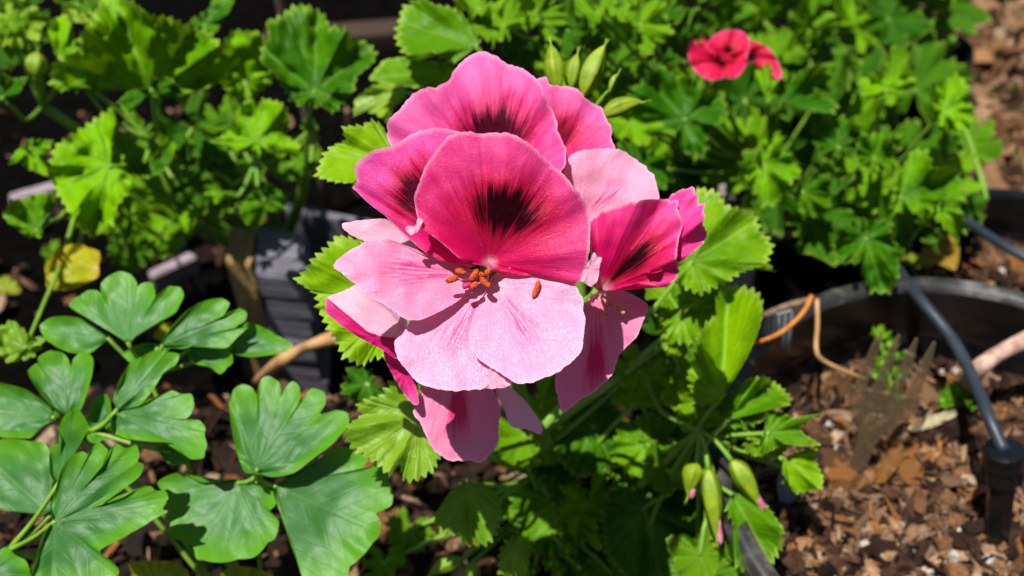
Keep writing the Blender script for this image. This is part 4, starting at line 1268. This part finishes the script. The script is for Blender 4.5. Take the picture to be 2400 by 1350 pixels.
rf([(1827, 240), (1859, 181), (1901, 149), (1933, 155), (1949, 187), (1896, 208), (1960, 240), (1960, 267), (1896, 261)], (1832, 245), 0.447, 0.1, 0.2)
rf([(1763, 150), (1800, 149), (1827, 176), (1821, 224), (1795, 232), (1773, 190)], (1800, 236), 0.446, 0.0, 0.15)
rf([(1900, 300), (1940, 270), (2000, 280), (2030, 320), (2010, 360), (1950, 370), (1915, 350)], (1965, 345), 0.450, 0.0, 0.3)
rf([(2010, 330), (2060, 310), (2100, 340), (2090, 390), (2050, 410), (2010, 380)], (2050, 370), 0.445, 0.0, 0.3)
rf([(2190, 210), (2240, 170), (2270, 200), (2280, 270), (2270, 300), (2220, 310), (2190, 270)], (2215, 255), 0.465, 0.0, 0.3)
rf([(2010, 190), (2060, 170), (2130, 175), (2150, 200), (2100, 225), (2030, 225)], (2080, 210), 0.472, 0.0, 0.3)
rf([(1450, 330), (1500, 340), (1560, 370), (1580, 420), (1540, 450), (1480, 440), (1450, 390)], (1500, 390), 0.42, 0.0, 0.3)
rf([(1430, 200), (1470, 170), (1520, 185), (1500, 220), (1450, 240)], (1460, 215), 0.44, 0.0, 0.3)
REG = [(1440, 0), (1440, 330), (1560, 420), (1700, 330), (1760, 500), (1850, 470), (1960, 590), (2080, 540), (2240, 480), (2270, 330), (2200, 200), (2200, 60), (2230, -60), (1440, -60)]


def inside(x, y, poly):
    c = False
    for i in range(len(poly)):
        x1, y1 = poly[i]
        x2, y2 = poly[i - 1]
        if (y1 > y) != (y2 > y) and x < (x2 - x1) * (y - y1) / (y2 - y1) + x1:
            c = not c
    return c


GAPS = [(1890, 340, 50), (1690, 420, 70), (1950, 150, 40), (1830, 510, 60), (2085, 275, 40), (1720, 330, 40), (2190, 330, 35), (1570, 110, 40), (2020, 90, 35)]
placed = []
k = 0
while len(placed) < 85 and k < 5000:
    k += 1
    px, py = rnd.uniform(1400, 2290), rnd.uniform(-60, 600)
    if not inside(px, py, REG):
        continue
    if any(math.hypot(px - a, py - b) < 62 for a, b in placed):
        continue
    if math.hypot((px - 1715) / 1.3, py - 140) < 75:
        continue
    if any(math.hypot(px - a, py - b) < c for a, b, c in GAPS):
        continue
    placed.append((px, py))
    d = bush_d(px, py) + rnd.uniform(-0.005, 0.05)
    p = P(px, py, d)
    out = math.degrees(math.atan2(px - 1850, 380 - py)) + rnd.uniform(-70, 70)
    set_leaf(bush, px, py, d, rnd.uniform(80, 135), out, near_stem(p, bstems), rnd.choice(LEAVES + FRILLY[:3]), face=0.35, jit=0.5)
# leaves behind the flower, top middle
for (px, py, sz, rl) in [(1180, 60, 90, 320), (1260, 40, 85, 20), (1330, 70, 80, 60), (1400, 30, 90, 100), (1230, 110, 60, 200), (1440, 150, 70, 120), (1120, 20, 80, 300), (1340, 10, 70, 350), (1500, 60, 80, 40), (1300, 160, 60, 200), (1480, 290, 80, 160), (1430, 260, 60, 200), (1560, 40, 70, 20), (1400, 120, 55, 10), (1560, 100, 70, 90)]:
    d = rnd.uniform(0.415, 0.46)
    set_leaf(bush, px, py, d, sz, rl, near_stem(P(px, py, d), bstems), rnd.choice(LEAVES + FRILLY), face=0.4, jit=0.35)

# the red flower
fb = P(1712, 150, 0.462)
v, f = tube_data([bstems[1], bstems[1].lerp(fb, 0.6), fb], [0.0012, 0.001, 0.0018], 7)
FR = new_obj('flower', mesh_from('flower', v, f, M['stalk'], origin=fb), Matrix.Translation(fb), bush)
RD = 0.455
for ol, base, tx, ty in [
    ([(1618, 150), (1612, 115), (1622, 88), (1642, 82), (1658, 98), (1672, 112), (1690, 130), (1660, 150)], (1690, 135), 0.3, 0.1),
    ([(1655, 110), (1675, 82), (1705, 70), (1740, 74), (1758, 95), (1755, 125), (1730, 140), (1690, 140)], (1705, 128), 0.0, 0.4),
    ([(1690, 132), (1655, 140), (1622, 150), (1632, 170), (1655, 186), (1690, 186), (1706, 165)], (1702, 134), 0.1, 0.5),
    ([(1706, 134), (1700, 165), (1705, 183), (1725, 182), (1745, 160), (1752, 130), (1735, 118)], (1708, 130), -0.2, 0.5),
    ([(1740, 110), (1762, 96), (1788, 104), (1810, 120), (1826, 150), (1832, 178), (1822, 188), (1806, 160), (1780, 142), (1750, 150)], (1742, 130), -0.3, 0.2)]:
    petal(FR, ol, base, RD, tx, ty, 'red', cup=0.004, ripple=0.0015, rings=10, n=70)

# ------------------------------------------------------------------ things in the large pot
def soil_at(px, py):
    p = on_z(px, py, 0.084)
    p.z = zA(p.x, p.y)
    return p


def plate(name, pts_uv, O, U, V, thick, mat, parent=None, bend=None):
    """flat plastic cut-out: closed outline in the plane (U,V) through O, with thickness"""
    N = U.cross(V).normalized()
    bm = bmesh.new()
    fr, bk = [], []
    for (a, b) in pts_uv:
        off = bend(b) if bend else 0.0
        q = U * a + V * b + N * off
        fr.append(bm.verts.new(q + N * thick / 2))
        bk.append(bm.verts.new(q - N * thick / 2))
    bm.faces.new(fr)
    bm.faces.new(bk[::-1])
    n = len(fr)
    for i in range(n):
        bm.faces.new((fr[i], bk[i], bk[(i + 1) % n], fr[(i + 1) % n]))
    bmesh.ops.triangulate(bm, faces=[f for f in bm.faces if len(f.verts) > 4])
    bmesh.ops.recalc_face_normals(bm, faces=bm.faces)
    me = bpy.data.meshes.new(name)
    bm.to_mesh(me)
    bm.free()
    me.materials.append(mat)
    return new_obj(name, me, Matrix.Translation(O), parent)


fb0 = soil_at(1990, 1140)
ftip = P(2128, 790, 0.372)
FV = (ftip - fb0).normalized()
FU = FV.cross(FWD).normalized() * -1
FU = -FU if FU.x < 0 else FU
Lf = (ftip - fb0).length
root = thing('plastic_fork', fb0, 'smoky clear plastic fork stuck upright in the bark mix', 'fork')
hw = 0.0125
zt, zs = Lf, Lf * 0.64
neck = [(-0.0035, -0.012), (0.0035, -0.012), (0.0030, Lf * 0.30), (0.0050, Lf * 0.40), (hw * 0.85, Lf * 0.50), (hw, Lf * 0.57), (hw, zs), (-hw, zs), (-hw, Lf * 0.57), (-hw * 0.85, Lf * 0.50), (-0.0050, Lf * 0.40), (-0.0030, Lf * 0.30)]
plate('handle', neck, fb0, FU, FV, 0.0014, M['forkplastic'], root)
for i in range(4):
    x = -hw + hw * 2 * (i + 0.5) / 4
    plate('tine', [(x - 0.0019, zs - 0.0003), (x + 0.0019, zs - 0.0003), (x + 0.0014, zt * 0.9), (x + 0.0003, zt), (x - 0.0003, zt), (x - 0.0014, zt * 0.9)], fb0, FU, FV, 0.0013, M['forkplastic'], root)

# drip stake with its cap and feed tube
s0 = soil_at(2332, 1292)
s1 = P(2352, 1075, 0.362)
root = thing('drip_stake', s0, 'black drip irrigation stake with a round cap pushed into the mix', 'irrigation stake')
ax = (s1 - s0).normalized()
v, f = tube_data([s0 - ax * 0.02, s0, s0.lerp(s1, 0.6), s1], [0.0015, 0.0038, 0.0046, 0.0048], 6)
new_obj('spike', mesh_from('spike', v, f, M['black'], False, origin=s0), Matrix.Translation(s0), root)
v, f = tube_data([s1 - ax * 0.009, s1 - ax * 0.0085, s1 - ax * 0.003, s1 - ax * 0.0022, s1 + ax * 0.0035, s1 + ax * 0.0045], [0.0054, 0.0062, 0.0064, 0.0070, 0.0070, 0.0062], 20)
new_obj('cap', mesh_from('cap', v, f, M['black'], False, origin=s1), Matrix.Translation(s1), root)
for k in range(10):
    an = 2 * math.pi * k / 10
    e1 = ax.cross(Vector((0, 0, 1))).normalized()
    e2 = ax.cross(e1)
    rdv = e1 * math.cos(an) + e2 * math.sin(an)
    v, f = tube_data([s1 - ax * 0.0085 + rdv * 0.0064, s1 - ax * 0.003 + rdv * 0.0064], [0.0006, 0.0006], 5)
    new_obj('grip_rib', mesh_from('grip_rib', v, f, M['black'], False, origin=s1), Matrix.Translation(s1), root)
o = tube('irrigation_tube', [s1 + ax * 0.003, P(2318, 980, 0.366), P(2295, 920, 0.378), P(2235, 800, 0.402), P(2150, 694, 0.418), P(2110, 640, 0.45), P(2090, 600, 0.48)], 0.0023, M['tube'], None, 10, 6)
tag(o, 'blue-grey irrigation tube running over the pot rim to the drip stake', 'tube')
o = tube('irrigation_tube', [P(2200, 480, 0.53), P(2258, 514, 0.505), P(2320, 556, 0.482), P(2390, 596, 0.468), P(2480, 640, 0.46)], 0.0022, M['tube'], None, 10, 6)
tag(o, 'thin blue-grey irrigation tube lying across the small bark pot', 'tube')

# ribbed clear plastic strip leaning on the rim, and two other bits of clear plastic
r0, r1 = soil_at(1812, 893), P(1826, 735, 0.395)
root = thing('plastic_label', r0, 'ribbed clear plastic label standing at the pot edge', 'plant label')
V_ = (r1 - r0).normalized()
U_ = V_.cross(FWD).normalized()
U_ = U_ if U_.x > 0 else -U_
ll = (r1 - r0).length
plate('blade', [(-0.0052, -0.01), (0.0052, -0.01), (0.0060, ll * 0.92), (0.0048, ll), (-0.0048, ll), (-0.0060, ll * 0.92)], r0, U_, V_, 0.0009, M['clear'], root)
for k in range(5):
    x = -0.0044 + 0.0022 * k
    v, f = tube_data([r0 + U_ * x - FWD * 0.0006, r0 + U_ * x * 1.1 + V_ * ll * 0.97 - FWD * 0.0006], [0.0005, 0.0005], 6)
    new_obj('rib', mesh_from('rib', v, f, M['clear'], origin=r0), Matrix.Translation(r0), root)
r0 = soil_at(2150, 1390)
V_ = (P(2110, 1240, 0.385) - r0).normalized()
U_ = V_.cross(FWD).normalized()
U_ = U_ if U_.x > 0 else -U_
o = plate('plastic_shard', [(-0.004, -0.006), (0.016, -0.006), (0.0145, 0.010), (0.004, 0.020), (-0.0015, 0.024), (-0.0025, 0.012)], r0, U_, V_, 0.0009, M['clear'])
tag(o, 'torn clear plastic shard standing in the bark mix below the fork', 'plastic shard')
r0 = soil_at(1848, 1210)
V_ = (P(1828, 1060, 0.37) - r0).normalized()
U_ = V_.cross(FWD).normalized()
o = plate('plastic_shard', [(-0.0035, -0.006), (0.0035, -0.006), (0.0030, 0.018), (0.001, 0.024), (-0.003, 0.02)], r0, U_, V_, 0.0009, M['clear'])
tag(o, 'narrow clear plastic shard behind the pointed leaf shoots', 'plastic shard')

# twigs and needles
o = tube('dry_needle', [P(1768, 806, 0.372), P(1830, 780, 0.378), P(1880, 736, 0.384), P(1903, 694, 0.388)], [0.0007, 0.0009, 0.0009, 0.0011], M['needle'], None, 7, 6)
tag(o, 'orange dry pine needle resting across the ribbed plastic label', 'pine needle')
o = tube('twig', [P(1915, 702, 0.402), P(1916, 760, 0.397), P(1913, 815, 0.394), P(1925, 842, 0.395), P(1975, 868, 0.399), P(2030, 890, 0.405)], 0.0009, M['twig_tan'], None, 7, 6)
tag(o, 'thin bent brown twig hanging from the pot rim into the pot', 'twig')
o = tube('twig', [P(1786, 742, 0.408), P(1850, 716, 0.416), P(1920, 700, 0.423), P(1972, 694, 0.427)], [0.0013, 0.0014, 0.0014, 0.001], M['woody'], None, 7, 5)
tag(o, 'grey-brown twig lying along the back rim of the large pot', 'twig')
root_b = P(2270, 890, 0.408)
o = tube('branch', [soil_at(2262, 905) - Vector((0, 0, 0.004)), P(2290, 868, 0.400), P(2340, 830, 0.398), P(2400, 800, 0.396), P(2480, 765, 0.394)], [0.0045, 0.0035, 0.0030, 0.0034, 0.0034], M['twig_pale'], None, 9, 6)
tag(o, 'knobbly reddish grey woody branch rising out of the bark mix', 'branch')
o = tube('branch', [on_z(600, 895, 0.055), P(660, 845, 0.415), P(720, 812, 0.42), P(790, 790, 0.425), P(850, 785, 0.43)], [0.0018, 0.0026, 0.0020, 0.0032, 0.0022], M['twig_tan'], None, 9, 6)
tag(o, 'tan peeling branch lying on the mulch left of the flower', 'branch')
o = tube('twig', [P(1462, 826, 0.385), P(1520, 850, 0.388), P(1580, 880, 0.392), P(1640, 905, 0.395)], 0.0011, M['twig_tan'], None, 7, 5)
tag(o, 'tan twig under the leaves right of the flower', 'twig')
o = tube('dry_needle', [soil_at(2212, 1326), soil_at(2262, 1300) + Vector((0, 0, 0.003)), soil_at(2310, 1274) + Vector((0, 0, 0.001))], 0.0006, M['needle'], None, 6, 4)
tag(o, 'short orange dry needle beside the foot of the drip stake', 'pine needle')
o = tube('dry_needle', [soil_at(2285, 1290), soil_at(2340, 1325) + Vector((0, 0, 0.003)), soil_at(2388, 1352)], 0.0007, M['twig_tan'], None, 6, 4)
tag(o, 'pale straw lying past the foot of the drip stake', 'straw')
o = tube('dry_needle', [P(2240, 262, 0.52), P(2272, 330, 0.51), P(2300, 420, 0.50), P(2312, 470, 0.495)], 0.0013, M['stalk'], None, 7, 5)
tag(o, 'bare green stalk leaning at the right edge of the bush', 'stalk')


# ------------------------------------------------------------------ more shaded leaves low on the blooming plant
for (px, py, sz, rl, d) in [(1230, 1020, 90, 160, 0.385), (1300, 1080, 90, 200, 0.39), (1180, 1180, 70, 190, 0.395), (1380, 1180, 100, 170, 0.39), (1560, 1020, 80, 120, 0.385), (1350, 1300, 100, 180, 0.395), (1500, 1290, 90, 190, 0.39), (1270, 950, 80, 150, 0.38),
                             (1600, 1180, 90, 150, 0.385), (1420, 1060, 80, 200, 0.395), (1560, 780, 70, 60, 0.385), (1590, 860, 80, 170, 0.385), (960, 1240, 60, 200, 0.40), (1640, 1330, 80, 160, 0.385), (1250, 1230, 70, 120, 0.395), (900, 1320, 60, 170, 0.395), (1440, 1350, 80, 200, 0.39)]:
    p = P(px, py, d)
    set_leaf(plant, px, py, d, sz, rl, on_stem(0.3) if px < 1450 else SH, face=0.3, jit=0.3)
for (px, py, sz) in [(1290, 1320, 22), (1330, 1290, 18), (1360, 1330, 24), (1250, 1340, 20), (1240, 1100, 18), (1200, 1240, 24), (1310, 1345, 20)]:
    set_leaf(plant, px, py, 0.375, sz, rnd.uniform(0, 360), on_stem(0.25), rnd.choice(FRILLY), face=0.4, jit=0.4)

# ------------------------------------------------------------------ loose pieces that can be told apart
CHIPS = []
for k in range(8):
    r_ = random.Random(500 + k)
    v, f = chip_mesh(r_, ['flake', 'sliver', 'sliver', 'lump'][k % 4])
    CHIPS.append((v, f))
CM = {}
for nm, tone in (('dark brown', 0.18), ('reddish brown', 0.42), ('tan', 0.66), ('orange', 0.98)):
    CM[nm] = [mesh_from('bark_chip', v, f, M['chips'], False, uvs={'rnd': [(tone, 0.5)] * len(v)}) for v, f in CHIPS]


def chips_on(n, sampler, where, seed, smin=0.008, smax=0.014):
    r = random.Random(seed)
    k = 0
    while k < n:
        p = sampler(r)
        if p is None:
            continue
        k += 1
        nm = r.choice(list(CM))
        s_ = r.uniform(smin, smax)
        W = Matrix.Translation(Vector(p) + Vector((0, 0, s_ * 0.25))) @ Matrix.Rotation(r.uniform(0, 6.28), 4, 'Z') @ Matrix.Rotation(r.gauss(0, 0.25), 4, 'X') @ Matrix.Rotation(r.gauss(0, 0.25), 4, 'Y') @ Matrix.Scale(s_, 4)
        o = new_obj('bark_chip', r.choice(CM[nm]), W)
        tag(o, nm + ' bark chip lying ' + where, 'bark chip', nm + ' bark chips ' + where)


def pa(r):
    p = on_z(r.uniform(1860, 2400), r.uniform(890, 1345), 0.084)
    if math.hypot(p.x - POT_A[0], p.y - POT_A[1]) > 0.073:
        return None
    return (p.x, p.y, zA(p.x, p.y) + 0.002)


def pb(r):
    p = on_z(r.uniform(2120, 2400), r.uniform(530, 650), 0.048)
    if math.hypot(p.x - POT_B[0], p.y - POT_B[1]) > 0.042:
        return None
    return (p.x, p.y, zB(p.x, p.y) + 0.002)


def pc(r):
    p = on_z(r.choice((r.uniform(820, 960), r.uniform(960, 1260), r.uniform(420, 540))), r.uniform(860, 1200), 0.055)
    return (p.x, p.y, bed_z(p.x, p.y) + 0.002)


chips_on(46, pa, 'in the pot with the fork', 71)
chips_on(14, pb, 'in the small glossy pot under the thin tube', 72)
chips_on(26, pc, 'on the mulch under the flower', 73)

M['dry'] = mat_leaf('dry_leaf', (0.20, 0.07, 0.015), (0.42, 0.17, 0.03), (0.5, 0.2, 0.03), 5, edge=0.2, spot=0.3, rough=0.6)
M['pale_dry'] = mat_leaf('pale_dry_leaf', (0.40, 0.31, 0.17), (0.55, 0.46, 0.28), (0.5, 0.4, 0.2), 5, edge=0.2, spot=0.2, rough=0.6)
M['olive'] = mat_leaf('olive_leaf', (0.16, 0.15, 0.01), (0.36, 0.20, 0.012), (0.5, 0.3, 0.01), 5, edge=0.3, spot=0.5)


def fallen(outline, base, z, mat, label, lift=0.004, **kw):
    """leaf lying on a surface at level z"""
    b = on_z(base[0], base[1], z + lift)
    d = (b - CAM).dot(FWD)
    kw.setdefault('pleat', 0.15)
    o = px_blade('fallen_leaf', None, outline, base, d, 0.0, 0.72, M[mat], quilt=0.0012, ripple=0.0012, rings=10, n=90, teeth=kw.pop('teeth', None), **kw)
    return tag(o, label, 'fallen leaf')


fallen([(2046, 1128), (2052, 1095), (2085, 1050), (2112, 1044), (2120, 1062), (2100, 1100), (2070, 1132)], (2080, 1090), 0.086, 'dry', 'curled orange dry leaf in the bark mix under the fork', 0.008)
fallen([(2160, 590), (2180, 545), (2225, 540), (2248, 580), (2240, 632), (2205, 620), (2175, 610)], (2200, 585), 0.052, 'olive', 'olive and rust coloured fallen leaf at the back edge of the large pot', 0.018)
fallen([(2110, 610), (2140, 592), (2180, 605), (2186, 622), (2150, 628)], (2150, 612), 0.055, 'leaf_gold', 'yellow fallen leaf beside the olive leaf', 0.02)
fallen([(1172, 1140), (1190, 1115), (1215, 1105), (1238, 1110), (1225, 1128), (1238, 1140), (1205, 1150)], (1200, 1132), 0.056, 'pale_dry', 'pale straw coloured lobed dry leaf on the mulch under the flower', 0.006)
fallen([(2130, 1000), (2180, 975), (2235, 960), (2240, 975), (2190, 1000), (2140, 1012)], (2185, 985), 0.086, 'pale_dry', 'long tan dry leaf in the mix between fork and drip stake', 0.008)
fallen([(360, 790), (375, 765), (400, 755), (405, 780), (385, 800)], (380, 780), 0.056, 'leaf_gold', 'small golden fallen leaf among the columbine leaflets', 0.03)
fallen([(-10, 660), (15, 645), (45, 668), (48, 686), (20, 690), (-10, 685)], (20, 672), 0.056, 'leaf_gold', 'bright yellow fallen leaf left of the columbine', 0.012)

# seedlings in the pots
def seedling(spots, foot, z, label, sizes, d_off=0.012):
    p0 = on_z(foot[0], foot[1], z)
    t = thing('seedling', p0, label, 'seedling')
    for (px, py), s_, rl in zip(spots, sizes, range(20, 2000, 97)):
        d = (p0 - CAM).dot(FWD) - d_off
        set_leaf(t, px, py, d, s_, rl, p0, rnd.choice(LEAVES), face=0.3, jit=0.25)
    return t


seedling([(2240, 930), (2210, 938), (2262, 942), (2246, 912)], (2240, 960), 0.084, 'small bright green seedling beside the tube in the large pot', [34, 24, 28, 22])
seedling([(2060, 785), (2085, 805), (2100, 830), (2070, 850), (2110, 880), (2050, 880), (2095, 925)], (2090, 960), 0.084, 'pale green sprig of seedlings growing behind the fork', [22, 20, 20, 18, 20, 18, 22], 0.004)
for (px, py, nm) in [(2330, 60, 'at the frame edge'), (2300, 140, 'next to the narrow pot'), (2360, 215, 'past the narrow pot'), (2310, 240, 'next to the bare stalk'), (2385, 380, 'above the small bark pot'), (2370, 20, 'far behind the bush')]:
    seedling([(px, py), (px + 22, py + 8), (px - 15, py + 12)], (px, py + 18), 0.002, 'small yellow-green weed in the leaf litter ' + nm, [26, 20, 18], 0.01)

for (px, py, sz, rl, d) in [(1560, 700, 75, 60, 0.37), (1610, 770, 80, 150, 0.368), (1660, 860, 75, 200, 0.362), (1740, 960, 70, 60, 0.358), (1690, 1000, 65, 100, 0.358), (1640, 940, 75, 230, 0.36), (1780, 1040, 60, 110, 0.356), (1600, 930, 70, 160, 0.366),
                             (1720, 1240, 75, 170, 0.362), (1690, 1300, 70, 200, 0.37), (1760, 1300, 65, 140, 0.362), (1560, 1100, 70, 200, 0.372), (1660, 700, 70, 30, 0.372), (1850, 1100, 50, 120, 0.36), (1500, 870, 70, 200, 0.372), (1700, 1110, 60, 150, 0.37), (1640, 1300, 80, 160, 0.36), (1730, 1330, 70, 120, 0.350)]:
    set_leaf(plant, px, py, d, sz, rl, SH if py > 800 else on_stem(0.5), rnd.choice(NEARLEAVES), face=0.4, jit=0.35)
